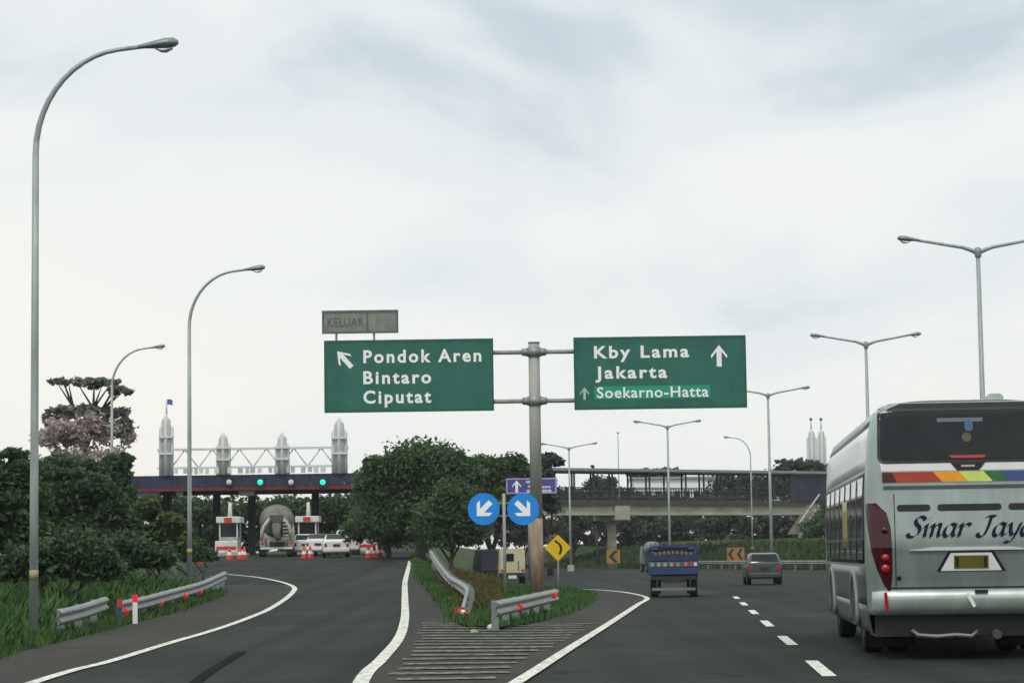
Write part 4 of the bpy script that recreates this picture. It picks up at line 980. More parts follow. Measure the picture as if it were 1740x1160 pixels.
def bus_rear(x, z, out=0.0):
    hw = bus_hw(z); y = bus_r0(z); d = abs(x)-(hw-RC)
    if d > 0: y += RC-math.sqrt(max(0, RC*RC-min(d, RC)**2))
    y += .035*(x/BW)**2
    return Vector((x, y-out, z))
def bus_patch(name, rows, m_, parent, out=.006, nx=12):
    """panel laid on the tail: rows of (z, left x, right x), with a rim back to the body"""
    fine = [rows[0]]
    for p, q in zip(rows[:-1], rows[1:]):
        ks = sorted({z for z in (.93, 1.2, 1.44, 1.49, 1.9, 2.25, 2.6) if p[0]+.004 < z < q[0]-.004})
        fine += [(z, p[1]+(q[1]-p[1])*(z-p[0])/(q[0]-p[0]), p[2]+(q[2]-p[2])*(z-p[0])/(q[0]-p[0])) for z in ks]+[q]
    rows = fine
    grid = [[bus_rear(a+(b-a)*i/nx, z, out) for i in range(nx+1)] for z, a, b in rows]
    mb = MB(); n = nx+1; vs_ = [p for r in grid for p in r]; k = len(grid)
    fs = [(j*n+i, j*n+i+1, (j+1)*n+i+1, (j+1)*n+i) for j in range(k-1) for i in range(nx)]
    edge = [i for i in range(n)]+[j*n+nx for j in range(1, k)]+[(k-1)*n+i for i in range(nx-1, -1, -1)]+[j*n for j in range(k-2, 0, -1)]
    o_ = len(vs_); vs_ += [vs_[e_]+Vector((0, out+.02, 0)) for e_ in edge]; q = len(edge)
    fs += [(edge[i], edge[(i+1) % q], o_+(i+1) % q, o_+i) for i in range(q)]
    mb.add(vs_, fs); return mb.build(name, m_, parent, fix=True)
def round_rows(z0, z1, a, b, r, n=5, a1=None, b1=None):
    rows = []; a1 = a if a1 is None else a1; b1 = b if b1 is None else b1
    zs = [z0+r*(1-math.cos(t)) for t in np.linspace(0, math.pi/2, n)]+list(np.linspace(z0+r, z1-r, 5))[1:-1]+[z1-r+r*math.sin(t) for t in np.linspace(0, math.pi/2, n)]
    for z in zs:
        d = 0
        if z < z0+r: d = r-math.sqrt(max(0, r*r-(z0+r-z)**2))
        elif z > z1-r: d = r-math.sqrt(max(0, r*r-(z-z1+r)**2))
        t = (z-z0)/(z1-z0); rows.append((z, a+(a1-a)*t+d, b+(b1-b)*t-d))
    return rows
def strokes():
    Lt = {'S': ([[(.98, 1.28), (.86, 1.5), (.55, 1.55), (.36, 1.32), (.44, 1.02), (.70, .74), (.74, .36), (.46, .04), (.12, .06), (-.04, .3)]], 1.02),
          'i': ([[(-.02, .72), (.16, .98), (.14, .5), (.16, .06), (.42, .24)], [(.24, 1.36), (.30, 1.44)]], .46),
          'n': ([[(-.02, .72), (.16, .98), (.12, .0)], [(.14, .55), (.42, .98), (.62, .88), (.58, .34), (.66, .03), (.88, .24)]], .90),
          'a': ([[(.74, .84), (.46, 1.0), (.14, .72), (.08, .26), (.32, .0), (.62, .36), (.76, .98)], [(.76, .98), (.68, .34), (.76, .03), (.98, .24)]], 1.0),
          'r': ([[(-.02, .72), (.18, .98), (.12, .0)], [(.14, .5), (.40, .94), (.66, .98), (.74, .80)]], .74),
          'J': ([[(.30, 1.42), (.62, 1.54), (1.0, 1.5)], [(.72, 1.52), (.62, .7), (.42, .06), (.12, .0), (-.04, .26)]], 1.0),
          'y': ([[(-.02, .76), (.14, .98), (.2, .42), (.38, .06), (.62, .36)], [(.80, 1.0), (.60, .16), (.30, -.42), (-.08, -.40)]], .88), ' ': ([], .62)}
    out = []; x = 0
    for ch in 'Sinar Jaya':
        st, adv = Lt[ch]
        for s_ in st: out.append([(x+a+.22*b, b) for a, b in s_])
        x += adv
    return out, x
def build_bus():
    o = thing('coach_bus', 'silver coach bus seen from behind with rainbow stripe and dark blue lettering', 'bus', (6.02, 31.2, gz(6, 31)), R(-4.75))
    zs = [.60, .66, .74, .93, 1.06, 1.2, 1.32, 1.44, 1.49, 1.7, 1.9, 2.08, 2.25, 2.4, 2.6, 2.9, 3.1, 3.22, 3.3, 3.37, 3.42, 3.455, 3.47]; rings = []
    for z in zs:
        hw = bus_hw(z); y0 = bus_r0(z); y1 = BL_-.1-.35*max(0, (z-1.2)/2.2)**1.5; ring = []
        for cx_, cy_, a0, rr in ((-1, 1, math.pi, RC), (1, 1, 1.5*math.pi, RC), (1, -1, 0, .35), (-1, -1, .5*math.pi, .35)):
            for t in np.linspace(0, math.pi/2, 7):
                a = a0+t; r_ = min(rr, hw*.9)
                bx = cx_*(hw-r_)+r_*math.cos(a); by_ = (y0+r_ if cy_ > 0 else y1-r_)+r_*math.sin(a)
                if cy_ > 0: by_ += .035*(bx/BW)**2
                ring.append((bx, by_, z))
            if cy_ > 0 and cx_ < 0:
                for q in np.linspace(-.8, .8, 7): ring.append((q*(hw-RC), y0+.035*(q*(hw-RC)/BW)**2, z))
        rings.append(ring)
    MB().rings(rings).build('body', M_BUS, o)
    # roof line, window, bands
    top = [(3.345, -1.16, 1.16), (3.37, -1.10, 1.10), (3.41, -.98, .98), (3.44, -.80, .80), (3.455, -.68, .68)]
    bus_patch('roof_edge', top, M_BUSTOP, o, .012, 14)
    win = round_rows(2.60, 3.345, -1.19, 1.19, .10, a1=-1.16, b1=1.16); seal = bus_patch('rear_window_seal', win, M_BLACK, o, .010, 18)
    gl = bus_patch('rear_window', round_rows(2.645, 3.31, -1.15, 1.15, .08, a1=-1.12, b1=1.12), M_GLASS, o, .016, 18)
    bus_patch('curtain_strip', [(3.15, -.38, .22), (3.20, -.38, .22)], mat('grey_sticker', (.12, .15, .16), .5), gl, .019, 6)
    bus_patch('blue_sticker', round_rows(3.02, 3.17, -.02, .09, .05), mat('blue_sticker', (.04, .12, .25), .5), gl, .020, 4)
    bus_patch('olive_sticker', round_rows(2.88, 3.0, -.06, .06, .05), mat('olive_sticker', (.08, .08, .03), .5), gl, .020, 4)
    bus_patch('white_band', [(2.50, -1.14, 1.14), (2.605, -1.15, 1.15)], M_BUSWHITE, o, .006, 18)
    bus_patch('emblem_tab', [(2.50, -.14, .14), (2.54, -.18, .18), (2.62, -.24, .24)], M_BLACK, o, .014, 8)
    bus_patch('emblem_arc', [(2.665, -.20, .20), (2.685, -.235, .235), (2.70, -.24, .24)], mat('red_emblem', (.45, .03, .04), .4), o, .021, 8)
    bus_patch('emblem_line', [(2.545, -.09, .09), (2.57, -.09, .09)], mat('grey_emblem', (.45, .45, .44), .5), o, .018, 4)
    # rainbow stripe
    z0, z1, sk = 2.35, 2.485, .06
    segs = [(-1.13, -1.0, (.06, .012, .012)), (-1.0, -.40, (.42, .045, .02)), (-.40, -.06, (.80, .34, .015)), (-.06, .26, (.62, .74, .16)), (.26, .48, (.02, .16, .035)), (.48, 1.13, (.055, .085, .29))]
    for i, (a, b, c) in enumerate(segs):
        bus_patch('stripe_segment', [(z0, a+(sk if i > 0 else 0), b+(sk if i < 5 else 0)), (z1, a-(sk if i > 1 else 0), b-(sk if 0 < i < 5 else 0))], mat('stripe_%d' % i, c, .4, var=.15, scale=3), o, .011, 6)
    bus_patch('dark_line', [(2.255, -1.12, 1.12), (2.305, -1.12, 1.12)], mat('grey_line', (.06, .08, .085), .4), o, .007, 16)
    for a, b in ((-.95, -.51), (-.42, .42), (.51, .95)):
        v = bus_patch('vent_slot', round_rows(1.965, 2.055, a, b, .04), M_BLACK, o, .006, 8)
        for z in (1.99, 2.015, 2.04): bus_patch('vent_louvre', [(z-.004, a+.04, b-.04), (z+.004, a+.04, b-.04)], M_BLACKPLASTIC, v, .012, 4)
    for x in (-.985, .985): bus_patch('hatch_seam', [(.97, x-.006, x+.006), (2.2, x-.006, x+.006)], M_BLACK, o, .004, 2)
    # lettering
    st, W_ = strokes(); sx = 1.66/W_; sz = .175; mb = MB(); nib = Vector((math.cos(R(35)), math.sin(R(35))))
    for k_, s_ in enumerate(st):
        c = catmull([(a, b, 0) for a, b in s_], 5); vv = []
        for p in c:
            for q in (-1, 1):
                x = -.83+(p.x+nib.x*q*.165)*sx; z = 1.62+(p.y+nib.y*q*.165)*sz; vv.append(bus_rear(x, z, .008+.0006*(k_ % 4)))
        mb.add(vv, [(2*i, 2*i+1, 2*i+3, 2*i+2) for i in range(len(c)-1)])
    mb.build('lettering', M_NAVY, o, fix=False)
    # number plate bay
    bus_patch('plate_ledge', [(1.445, -.80, .80), (1.47, -.62, .62), (1.485, -.5, .5)], M_BUSWHITE, o, .03, 10)
    bay = bus_patch('plate_bay', [(1.17, -.45, .45), (1.43, -.30, .30)], M_BLACK, o, .006, 8)
    bus_patch('plate_surround', [(1.175, -.40, .40), (1.41, -.265, .265)], M_WHITE, bay, .012, 8)
    pl = bus_patch('number_plate', [(1.205, -.225, .225), (1.375, -.225, .225)], mat('olive_plate', (.13, .11, .012), .5, var=.15), bay, .020, 4)
    for x in (-.185, .185): bus_patch('plate_mark', [(1.22, x-.02, x+.02), (1.36, x-.02, x+.02)], M_BLACK, pl, .024, 2)
    bus_patch('latch', round_rows(1.055, 1.115, -.975, -.915, .029), M_BLACK, o, .012, 4)
    for x in (-.9, .9): bus_patch('body_groove', [(.945, -1.1 if x < 0 else .0, .0 if x < 0 else 1.1), (.965, -1.1 if x < 0 else 0, 0 if x < 0 else 1.1)], M_BLACK, o, .004, 10)
    for s in (-1, 1):
        rows = [(.92, 1.06, 1.09), (1.02, 1.045, 1.15), (1.2, 1.03, 1.23), (1.45, 1.03, 1.30), (1.75, 1.04, 1.335), (1.95, 1.09, 1.348), (2.08, 1.22, 1.352)]
        rr = [(z, s*a, s*b) if s > 0 else (z, -b, -a) for z, a, b in rows]
        tl = bus_patch('tail_light', rr, M_TAIL, o, .014, 6)
        for z, r_, m_ in ((1.22, .055, M_TAILBRIGHT), (1.36, .05, M_TAILBRIGHT), (1.72, .05, M_TAIL)):
            c = bus_rear(s*1.12, z, .016); MB().lathe([(r_, 0), (r_*.8, .015), (0, .022)], c, Matrix.Rotation(math.pi/2, 3, 'X') , 14).build('lamp_unit', m_, tl)
        a, b = (-1.15, -1.09) if s < 0 else (1.09, 1.15)
        bus_patch('reflector', [(.66, a+.015, b-.005), (.90, a, b-.02)], M_TAILBRIGHT, o, .10, 3)
        MB().lathe([(0, -.05), (.035, -.04), (.035, .04), (0, .05)], (s*1.05, .5, 3.36), n=10).build('roof_marker', M_LENS, o)
    # bumper: a swelling bar across the tail
    rb = []
    for x in np.linspace(-1.30, 1.30, 25):
        q = bus_rear(x, .8, 0); d = .07*(1-abs(x/1.33)**6); rb.append([(x, q.y-d*.3+.02, .93), (x, q.y-d-.02, .90), (x, q.y-d-.03, .80), (x, q.y-d*.7-.02, .69), (x, q.y-.0, .61), (x, q.y+.1, .60), (x, q.y+.1, .93)])
    bp = MB().rings(rb).build('bumper', mat('pale_bumper_paint', (.44, .50, .47), .36, .4, var=.18, scale=3), o)
    MB().box((-.02, bus_rear(0, .8).y-.10, .79), (.045, .02, .2), 0, 0, R(-28)).build('bumper_highlight', M_WHITE, bp)  # white strip painted on as the glossy bumper's highlight
    MB().box((.12, bus_rear(0, .8).y-.06, .905), (.17, .12, .035)).build('bumper_step', M_BLACK, bp)
    # underside: chassis, axle, exhaust, tow frame
    MB().box((0, 5.2, .46), (2.2, 9.6, .3)).build('chassis', M_BLACKPLASTIC, o)
    MB().tube([(-.95, 3.0, .5), (-.3, 3.0, .45), (0, 3.0, .5), (.3, 3.0, .45), (.95, 3.0, .5)], [.09, .1, .22, .1, .09], 12).build('rear_axle', M_BLACKPLASTIC, o)
    MB().tube([(-.78, .3, .40), (-.7, .28, .33), (-.45, .26, .31), (-.2, .26, .33), (.0, .26, .31), (.08, .28, .38)], .028, 8).build('tow_frame', mat('scuffed_steel', (.25, .26, .26), .5, .4), o)
    MB().tube([(.33, .6, .36), (.33, .16, .33)], .06, 12).build('exhaust_pipe', mat('sooty_steel', (.09, .09, .09), .6, .3), o)
    MB().box((-.1, .95, .49), (2.3, 1.2, .36)).build('engine_shade_box', M_BLACKPLASTIC, o); MB().box((.55, 2.1, .45), (.6, .9, .38)).build('fuel_tank', M_BLACKPLASTIC, o)  # engine box made wide and low to add darkness beneath the bus
    for x in (-1.12, -.78, .78, 1.12): wheel(o, x, 3.0, .51, .28)
    for x in (-1.14, 1.14): wheel(o, x, 9.1, .51, .29)
    for x in (-.9, .9): MB().box((x, 2.1, .42), (.62, .03, .62)).build('mud_flap', M_DARK, o)
    # sides: window band, dividers, arches, mouldings
    for s in (-1, 1):
        def side(name, y0, y1, z0, z1, m_, out, par, ny=6, nz=5):
            g_ = [[(s*(bus_hw(z)+out), y0+(y1-y0)*i/ny, z) for i in range(ny+1)] for z in np.linspace(z0, z1, nz)]
            mb = MB(); mb.rings(g_, closed=False, cap=False); n_ = ny+1
            ed = [(0, i) for i in range(n_)]+[(j, ny) for j in range(1, nz)]+[(nz-1, i) for i in range(ny-1, -1, -1)]+[(j, 0) for j in range(nz-2, 0, -1)]
            ov = len(mb.v); mb.v += [(g_[j][i][0]-s*(out+.02), g_[j][i][1], g_[j][i][2]) for j, i in ed]; q = len(ed)
            mb.f += [(ed[i][0]*n_+ed[i][1], ed[(i+1) % q][0]*n_+ed[(i+1) % q][1], ov+(i+1) % q, ov+i) for i in range(q)]; mb.sm += [False]*q
            return mb.build(name, m_, par)
        side('window_band', .55, 11.0, 1.28, 2.50, M_BLACK, .004, o)
        for i in range(7):
            w_ = side('side_window', .62+1.48*i, .62+1.48*i+1.42, 1.33, 2.45, M_GLASS, .009, o)
        side('white_top_band', .45, 11.3, 2.54, 3.10, M_BUSWHITE, .004, o)
        side('top_stripe', .6, 11.2, 3.13, 3.20, mat('grey_line', (.06, .08, .085), .4), .004, o)
        side('lower_side', .45, 11.2, .70, 1.24, mat('silver_dark_reflection', (.055, .065, .065), .35, var=.1, coat=.1), .004, o)  # dark reflections of the surroundings put into this silver colour
        side('yellow_reflection', 4.4, 5.6, 1.5, 2.2, mat('yellow_reflection', (.30, .26, .06), .4), .012, o)  # yellow reflection in the side windows, laid on as a coloured panel
        side('skirt', .5, 11.2, .36, .72, mat('dark_skirt', (.09, .10, .10), .35), .006, o)
        for yc in (3.0, 9.1):
            a_ = np.linspace(0, math.pi, 15); mb = MB()
            mb.rings([[(s*(BW-.02), yc+.64*math.cos(t), .42+.68*math.sin(t)), (s*(BW+.035), yc+.64*math.cos(t), .42+.68*math.sin(t)), (s*(BW+.035), yc+.73*math.cos(t), .42+.77*math.sin(t)), (s*(BW-.02), yc+.73*math.cos(t), .42+.77*math.sin(t))] for t in a_])
            mb.build('wheel_arch', mat('pale_trim', (.19, .21, .205), .4), o)
            mb = MB(); pts = [(s*(BW+.012), yc+.64*math.cos(t), .40+.68*math.sin(t)) for t in a_]; mb.add([(s*(BW+.012), yc, .40)]+pts, [(0, i+1, i+2) for i in range(len(a_)-1)]); mb.build('arch_well', M_BLACK, o, fix=False)
    MB().prism([(-.11, 3.40), (-.11, 3.53), (-.07, 3.57), (.07, 3.57), (.11, 3.53), (.11, 3.40)], 1.0, 1.4, (.50, 0, 0)).build('roof_hatch', mat('pale_green_hatch', (.38, .44, .40), .5), o)
    MB().prism([(-.7, 3.36), (-.7, 3.49), (-.6, 3.53), (.6, 3.53), (.7, 3.49), (.7, 3.36)], 4.5, 7.3).build('roof_cooler', M_BUS, o)
    # flat wheels for the arch wells: wheels stand a little proud
    return o
build_bus()

# generic car and van bodies, x across, y forward, tail at y = 0
def car(label, x, Y, rz, W, st, paint, name='sedan_car', rear=True, wheels=((.75, .30), (3.2, .30)), tail=(.62, .86), plate=True, rw=None, cat='car', group=None, flip=False):
    o = thing(name, label, cat, (x, Y, gz(x, Y)+.012), rz, group)
    rings = []
    for y, zb, zm, zt, wb, wt in st:
        rings.append([(-wb*.92, y, zb), (-wb, y, zb+.15), (-wb, y, zm-.08), (-wb*.985, y, zm), (-wt-(wb-wt)*.08, y, zt-.07 if zt > zm+.1 else zt), (-wt*.86, y, zt), (wt*.86, y, zt), (wt+(wb-wt)*.08, y, zt-.07 if zt > zm+.1 else zt), (wb*.985, y, zm), (wb, y, zm-.08), (wb, y, zb+.15), (wb*.92, y, zb)])
    MB().rings(rings).build('body', paint, o, bevel=0)
    L_ = st[-1][0]
    if rw:
        (ya, za, wa), (yb, zb_, wb_) = rw; mb = MB(); n_ = Vector((0, -(zb_-za), (yb-ya))).normalized()*.012
        if n_.y > 0: n_ = -n_
        q = [Vector((-wa, ya, za)), Vector((wa, ya, za)), Vector((wb_, yb, zb_)), Vector((-wb_, yb, zb_))]; mb.add([p+n_ for p in q]+[p-n_ for p in q], [(0, 1, 2, 3), (0, 4, 5, 1), (1, 5, 6, 2), (2, 6, 7, 3), (3, 7, 4, 0)]); mb.build('rear_window', M_GLASS, o)
    for s in (-1, 1):
        ww = st[0][4]; MB().box((s*(ww-.12), st[0][0]-.005, (tail[0]+tail[1])/2), (.15, .07, (tail[1]-tail[0])*.8)).build('tail_light', M_TAILBRIGHT, o, bevel=.02)
        cab = [q for q in st if q[3]-q[2] > .25]
        if cab:
            y0, y1 = cab[0][0]+.12, cab[-1][0]-.12; zm, zt = cab[0][2], min(q[3] for q in cab); wb, wt = max(q[4] for q in cab), min(q[5] for q in cab)
            mb = MB(); mb.add([(s*(wb*.99+.012), y0, zm+.04), (s*(wb*.99+.012), y1, zm+.04), (s*(wt+(wb-wt)*.25+.012), y1-.15, zt-.12), (s*(wt+(wb-wt)*.25+.012), y0+.1, zt-.12)], [(0, 1, 2, 3)]); mb.build('side_window', M_GLASS, o, fix=False)
    zb = st[0][1]; MB().box((0, st[0][0]-.03, zb+.13), (st[0][4]*1.94, .14, .2)).build('bumper', paint if plate else M_BLACKPLASTIC, o, bevel=.03)
    if plate: MB().box((0, st[0][0]-.06, zb+.42), (.42, .02, .14)).build('number_plate', M_BLACKPLASTIC, o)
    for wy, r in wheels:
        for s in (-1, 1): wheel(o, s*(W/2-.12), wy, r, .2)
    return o
M_SILVER = mat('silver_car_paint', (.06, .072, .076), .25, .3, var=.05, coat=.4)
M_CARWHITE = mat('white_car_paint', (.74, .75, .72), .3, var=.04, coat=.4)
van_st = [(0, .32, .95, 1.05, .76, .72), (.06, .30, .97, 1.25, .80, .72), (.22, .28, .97, 1.58, .82, .68), (.6, .28, .97, 1.66, .83, .66), (2.4, .28, .95, 1.65, .83, .66), (3.1, .28, .95, 1.18, .82, .70), (3.2, .28, .94, 1.02, .82, .74), (4.0, .3, .85, .88, .78, .72), (4.15, .35, .7, .74, .68, .6)]
small_st = [(0, .30, .88, .92, .73, .70), (.05, .28, .90, 1.05, .78, .70), (.3, .26, .90, 1.36, .80, .64), (.8, .26, .90, 1.42, .81, .62), (1.9, .26, .88, 1.40, .81, .62), (2.6, .26, .88, .98, .80, .70), (2.7, .26, .86, .90, .80, .72), (3.5, .28, .76, .80, .76, .70), (3.65, .33, .62, .66, .66, .6)]
sedan_st = [(0, .32, .90, .94, .78, .72), (.08, .28, .92, .98, .82, .74), (.75, .26, .93, 1.0, .84, .74), (.95, .26, .92, 1.12, .84, .70), (1.5, .26, .92, 1.42, .84, .60), (2.5, .26, .90, 1.42, .84, .60), (3.2, .26, .90, .98, .83, .72), (4.2, .3, .78, .82, .78, .70), (4.35, .34, .64, .68, .70, .6)]
cx_ = P(1300, 990, 106).x
car('small dark silver hatchback on the main road right of the blue truck', cx_, 106, R(-2), 1.62, small_st, M_SILVER, 'hatchback_car', rw=((.04, 1.035, .60), (.285, 1.345, .54)), wheels=((.55, .28), (2.9, .28)))
xs_ = P(572, 940, 143).x
car('white sedan waiting behind the mixer truck at the toll lane', xs_, 143, R(6), 1.7, sedan_st, M_CARWHITE, 'sedan_car', rw=((.94, 1.115, .62), (1.46, 1.40, .54)), wheels=((.85, .3), (3.45, .3)), group='white cars at the toll lanes')
xs_ = P(540, 940, 152).x
car('white car just left of the white sedan at the toll lane', xs_, 152, R(4), 1.7, sedan_st, M_CARWHITE, 'sedan_car', rw=((.94, 1.115, .62), (1.46, 1.40, .54)), wheels=((.85, .3), (3.45, .3)), group='white cars at the toll lanes')
xs_ = P(590, 940, 156).x
car('pale van standing beyond the white sedan under the canopy', xs_, 156, R(4), 1.7, van_st, mat('pale_van_paint', (.52, .56, .55), .35, var=.05), 'van', rw=((.05, 1.22, .62), (.21, 1.56, .58)), wheels=((.75, .3), (3.3, .3)), cat='van')
xs_ = P(511, 940, 150).x
car('white hatchback squeezed between the mixer truck and the cones', xs_, 153, R(4), 1.6, small_st, M_CARWHITE, 'hatchback_car', rw=((.04, 1.035, .60), (.285, 1.345, .54)), wheels=((.55, .28), (2.9, .28)))

# blue pick-up truck with high boards
def blue_truck():
    Y = 79; x = P(1145, 1010, Y).x; o = thing('blue_truck', 'blue box-bed truck seen from behind with rows of coloured marks on its tailgate', 'truck', (x, Y, gz(x, Y)+.008), R(-4.5))
    M_TB = mat('blue_truck_paint', (.016, .042, .13), .4, var=.2, scale=3); M_TB2 = mat('dark_blue_paint', (.015, .03, .085), .45, var=.25, scale=3)
    z0, z1, w = .74, 1.66, .84
    MB().box((0, 1.3, z0+.04), (w*2-.06, 2.6, .08)).build('bed_floor', M_BLACKPLASTIC, o)
    for s in (-1, 1): MB().box((s*(w-.03), 1.3, (z0+z1-.12)/2+.02), (.06, 2.6, z1-z0-.12)).build('side_board', M_TB, o)
    MB().box((0, .0, z0+.12), (w*2, .06, .22)).build('tailgate_lower', M_TB, o, bevel=.01)
    MB().box((0, .0, z0+.345), (w*2, .05, .19)).build('tailgate_middle', mat('blue_grey_band', (.05, .085, .15), .45, var=.2), o, bevel=.01)
    MB().box((0, .0, z0+.61), (w*2-.04, .06, .30)).build('tailgate_upper', M_TB2, o, bevel=.01)
    MB().rings([[(u*w*1.03, y, zz) for u, zz in ((-1, z1-.16), (-1, z1-.04), (-.8, z1+.04), (-.3, z1+.07), (.3, z1+.07), (.8, z1+.04), (1, z1-.04), (1, z1-.16), (.96, z1-.17), (.8, z1-.02), (-.8, z1-.02), (-.96, z1-.17))] for y in (-.06, 2.62)], smooth_=False).build('tarpaulin', M_TB, o)
    MB().box((0, 1.3, z1-.07), (w*1.9, 2.5, .1)).build('load', M_TB2, o)
    for i in range(9):
        u = -.62+i*.155; MB().box((u*.95, -.04, z0+.70+.05*(1-(u/.62)**2)), (.085, .015, .11)).build('amber_mark', mat('amber_mark_paint', (.20, .115, .03), .5, var=.3), o)
    for i in range(5): MB().box((-.70+i*.215, -.035, z0+.345), (.11, .015, .12)).build('pale_mark', mat('yellow_mark_paint', (.33, .31, .15), .5, var=.3), o)
    for s, c in ((.42, M_ORANGE), (.60, M_REDPAINT), (.74, M_OFFWHITE)): MB().box((s, -.035, z0+.35), (.10, .02, .12)).build('lamp', c, o)
    for s in (-1, 1):
        MB().box((s*.62, -.02, z1-.03), (.22, .06, .07)).build('corner_plate', mat('bright_blue_plate', (.03, .15, .55), .4), o)
        MB().box((s*.60, .35, .36), (.34, .03, .5)).build('mud_flap', M_DARK, o)
    MB().box((0, .06, .64), (1.5, .1, .12)).build('chassis_beam', M_BLACKPLASTIC, o); MB().box((0, 1.6, .55), (.7, 3.4, .14)).build('chassis', M_BLACKPLASTIC, o)
    MB().box((0, -.02, .27), (1.45, .07, .09)).build('bumper_bar', mat('grey_bar', (.16, .17, .17), .5), o)
    for s in (-.55, .55): MB().box((s, .02, .44), (.06, .06, .35)).build('bumper_bracket', M_BLACKPLASTIC, o)
    MB().rings([[(-.8, y, .5), (.8, y, .5), (.8, y, 1.1), (.72*t, y, 1.1+.5*t), (-.72*t, y, 1.1+.5*t), (-.8, y, 1.1)] for y, t in ((2.72, .96), (3.3, 1), (3.9, .7), (4.1, .1))], smooth_=False).build('cab', M_TB, o)
    for s in (-1, 1):
        wheel(o, s*.66, .8, .31, .26); wheel(o, s*.68, 3.4, .31, .2)
blue_truck()

# cream truck half hidden by the grass island
def cream_truck():
    Y = 116; x = P(871, 985, Y).x; o = thing('cream_truck', 'small cream box truck behind the blue arrow signs', 'truck', (x, Y, gz(x, Y)+.008), R(2))
    MC = mat('cream_truck_paint', (.50, .47, .30), .5, var=.15, scale=2)
    MB().rings([[(-.62, y, .62), (.62, y, .62), (.62, y, 1.72), (.55, y, 1.8), (-.55, y, 1.8), (-.62, y, 1.72)] for y in (0, 2.3)], smooth_=False).build('cargo_box', MC, o)
    MB().box((-.18, -.02, 1.38), (.5, .04, .36)).build('rear_window', M_GLASS, o); MB().box((.3, -.03, .95), (.03, .03, .5)).build('door_bar', M_BLACKPLASTIC, o)
    MB().box((0, .02, .52), (1.2, .1, .16)).build('bumper', M_BLACKPLASTIC, o); MB().box((0, -.02, .42), (.4, .03, .16)).build('number_plate', M_OFFWHITE, o)
    MB().box((0, 1.6, .5), (.7, 3.0, .14)).build('chassis', M_BLACKPLASTIC, o)
    MB().rings([[(-.62, y, .4), (.62, y, .4), (.62, y, .95), (.55, y, 1.0+.6*t), (-.55, y, 1.0+.6*t), (-.62, y, .95)] for y, t in ((2.35, 1), (2.9, 1), (3.4, .6), (3.55, .0))], smooth_=False).build('cab', MC, o)
    for s in (-1, 1):
        MB().box((s*.52, -.02, .74), (.14, .04, .1)).build('tail_light', M_REDPAINT, o); wheel(o, s*.52, .7, .3, .24); wheel(o, s*.52, 2.9, .3, .2)
cream_truck()
def dark_truck():
    Y = 134; x = P(846, 985, Y).x-.3; o = thing('dark_truck', 'dark truck standing left of the small cream truck', 'truck', (x, Y, gz(x, Y)+.008), R(8)); o.scale = (.8,)*3
    m_ = mat('dark_truck_paint', (.03, .035, .05), .4, var=.2)
    MB().box((0, 1.6, 1.5), (1.7, 3.2, 1.5)).build('cargo_box', m_, o, bevel=.04); MB().box((0, 2, .62), (.9, 4.2, .2)).build('chassis', M_BLACKPLASTIC, o)
    MB().rings([[(-.82, y, .5), (.82, y, .5), (.82, y, 1.2), (.74, y, 1.2+.8*t), (-.74, y, 1.2+.8*t), (-.82, y, 1.2)] for y, t in ((3.3, 1), (4.2, 1), (4.8, .3))], smooth_=False).build('cab', m_, o)
    for s in (-1, 1): wheel(o, s*.7, .8, .4, .28); wheel(o, s*.72, 3.9, .4, .24)
dark_truck()
# grey tanker further down the road, above the blue truck's left corner
def grey_tanker():
    Y = 188; x = P(1113, 950, Y).x; o = thing('grey_tanker', 'distant grey tanker showing behind the top left of the blue truck', 'truck', (x, Y, gz(x, Y)), R(6)); o.scale = (.7, .7, .8); m_ = mat('grey_tank_paint', (.15, .19, .20), .4, var=.25)
    MB().lathe([(0, -.12), (.5, -.08), (.68, .0), (.70, .1), (.70, 3.8), (0, 3.9)], (0, 0, 2.35), 'Y', 20).build('tank', m_, o)
    for a in range(3): MB().box((-.5+.5*a, -.15, 2.35), (.05, .05, 1.2)).build('ladder_bar', M_BLACKPLASTIC, o)
    MB().box((0, 2, 1.2), (1.0, 4.6, .9)).build('chassis', M_BLACKPLASTIC, o); MB().box((-.66, -.05, 1.5), (.22, .1, .16)).build('tail_light', M_OFFWHITE, o)
    MB().rings([[(-.85, y, .8), (.85, y, .8), (.85, y, 1.7), (.78, y, 1.8+.8*t), (-.78, y, 1.8+.8*t), (-.85, y, 1.7)] for y, t in ((4.1, 1), (5.2, 1), (5.7, .4))], smooth_=False).build('cab', m_, o)
    for s in (-1, 1): wheel(o, s*.75, 1, .5, .3); wheel(o, s*.75, 4.6, .5, .3)
grey_tanker()

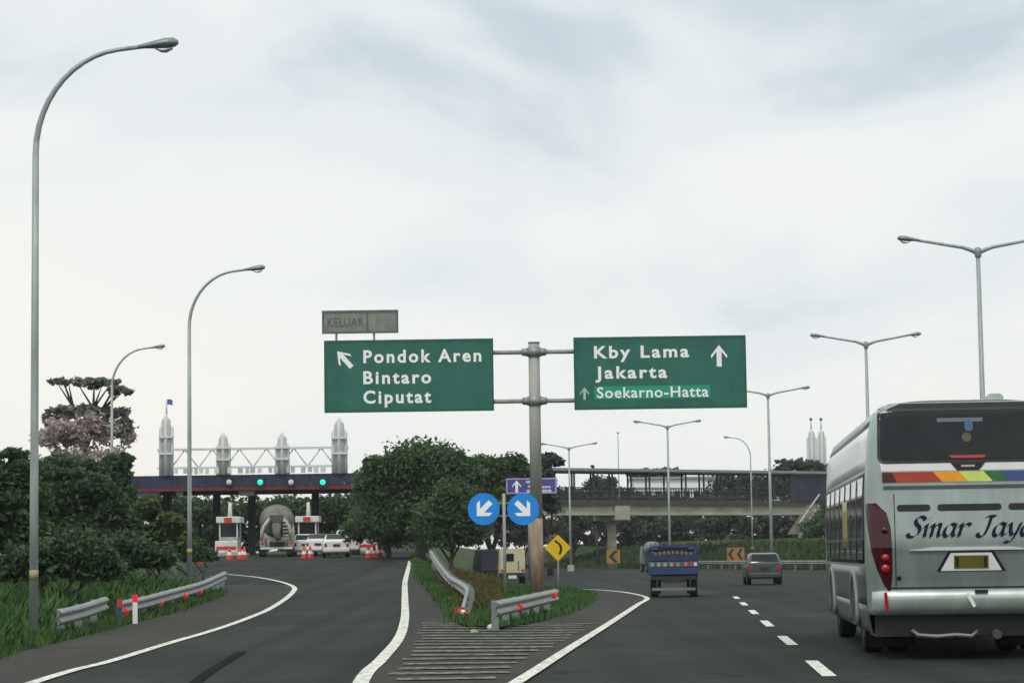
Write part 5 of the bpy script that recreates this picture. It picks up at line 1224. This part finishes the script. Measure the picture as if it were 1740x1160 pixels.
# concrete mixer at the toll lane
def mixer():
    Y = 150; x = P(470, 940, Y).x; o = thing('mixer_truck', 'grey concrete mixer truck entering the middle toll lane', 'truck', (x, Y, gz(x, Y)+.012), R(5)); o.scale = (.93, .93, .88)
    MD = mat('dusty_drum_paint', (.09, .10, .09), .7, var=.35, scale=1.2, c2=(.21, .21, .18)); ax = Matrix.Rotation(R(-72), 3, 'X')
    MB().lathe([(0, -.2), (.5, -.2), (.62, 0), (1.15, 1.2), (1.2, 2.0), (1.0, 3.3), (.5, 3.9), (0, 4.0)], (0, .5, 2.3), Matrix.Rotation(R(-80), 3, 'X'), 24).build('drum', MD, o)
    MB().rings([[(-.45*s, y, z) , (.45*s, y, z), (.45*s, y+.7*s, z), (-.45*s, y+.7*s, z)] for s, y, z in ((.6, .05, 2.35), (1.15, -.1, 3.0))], smooth_=False).build('hopper', MD, o)
    for s in (-1, 1):
        MB().tube([(s*1.05, .15, 1.1), (s*.85, .1, 2.2), (s*.35, .1, 2.9)], [.10, .12, .08], 8).build('support_frame', mat('pale_frame_paint', (.46, .47, .41), .6, var=.2), o)
        MB().rings([[(s*.95-.2, 1.6+1.35*math.cos(a), .55+.75*math.sin(a)), (s*.95+.25, 1.6+1.35*math.cos(a), .55+.75*math.sin(a)), (s*.95+.25, 1.6+1.45*math.cos(a), .55+.82*math.sin(a)), (s*.95-.2, 1.6+1.45*math.cos(a), .55+.82*math.sin(a))] for a in np.linspace(0, math.pi, 9)]).build('fender', mat('grey_fender', (.22, .23, .22), .6), o)
        MB().box((s*1.0, -.05, .95), (.24, .06, .16)).build('tail_light', M_REDPAINT, o)
        for y in (1.0, 2.3): wheel(o, s*.95, y, .5, .5)
        wheel(o, s*1.0, 5.4, .5, .3); MB().box((s*.9, -.05, .45), (.5, .03, .55)).build('mud_flap', M_DARK, o)
    MB().tube([(0, -.1, 2.3), (0, -.35, 1.7), (.15, -.5, 1.2)], [.3, .25, .2], 10).build('chute', MD, o)
    MB().box((0, 2.8, .95), (.95, 6, .25)).build('chassis', M_BLACKPLASTIC, o); MB().box((0, -.02, .62), (2.2, .1, .16)).build('bumper', M_OFFWHITE, o)
    MB().rings([[(-1.2, y, .8), (1.2, y, .8), (1.2, y, 1.9), (1.1, y, 1.9+.9*t), (-1.1, y, 1.9+.9*t), (-1.2, y, 1.9)] for y, t in ((4.8, 1), (6.0, 1), (6.4, .3))], smooth_=False).build('cab', mat('cream_cab', (.5, .49, .40), .5), o)
    for i in range(6): MB().box((.62, -.02, 1.3+.25*i), (.4, .04, .04)).build('ladder_rung', M_OFFWHITE, o)
mixer()

# ------------------------------------------------------------------ thin humid air
hz = bpy.data.materials.new('humid_air'); hz.use_nodes = True; t_ = hz.node_tree; t_.nodes.clear()
ho = t_.nodes.new('ShaderNodeOutputMaterial'); hv = t_.nodes.new('ShaderNodeVolumePrincipled')
hv.inputs['Color'].default_value = (.92, .95, .97, 1); hv.inputs['Density'].default_value = .00017; hv.inputs['Anisotropy'].default_value = .2
t_.links.new(hv.outputs[0], ho.inputs['Volume'])
hb = MB().box((0, 1050, 8.0), (3100, 3000, 19.0)).build('haze', hz); tag(hb, 'thin pale humid air over the whole place', None, kind='stuff')
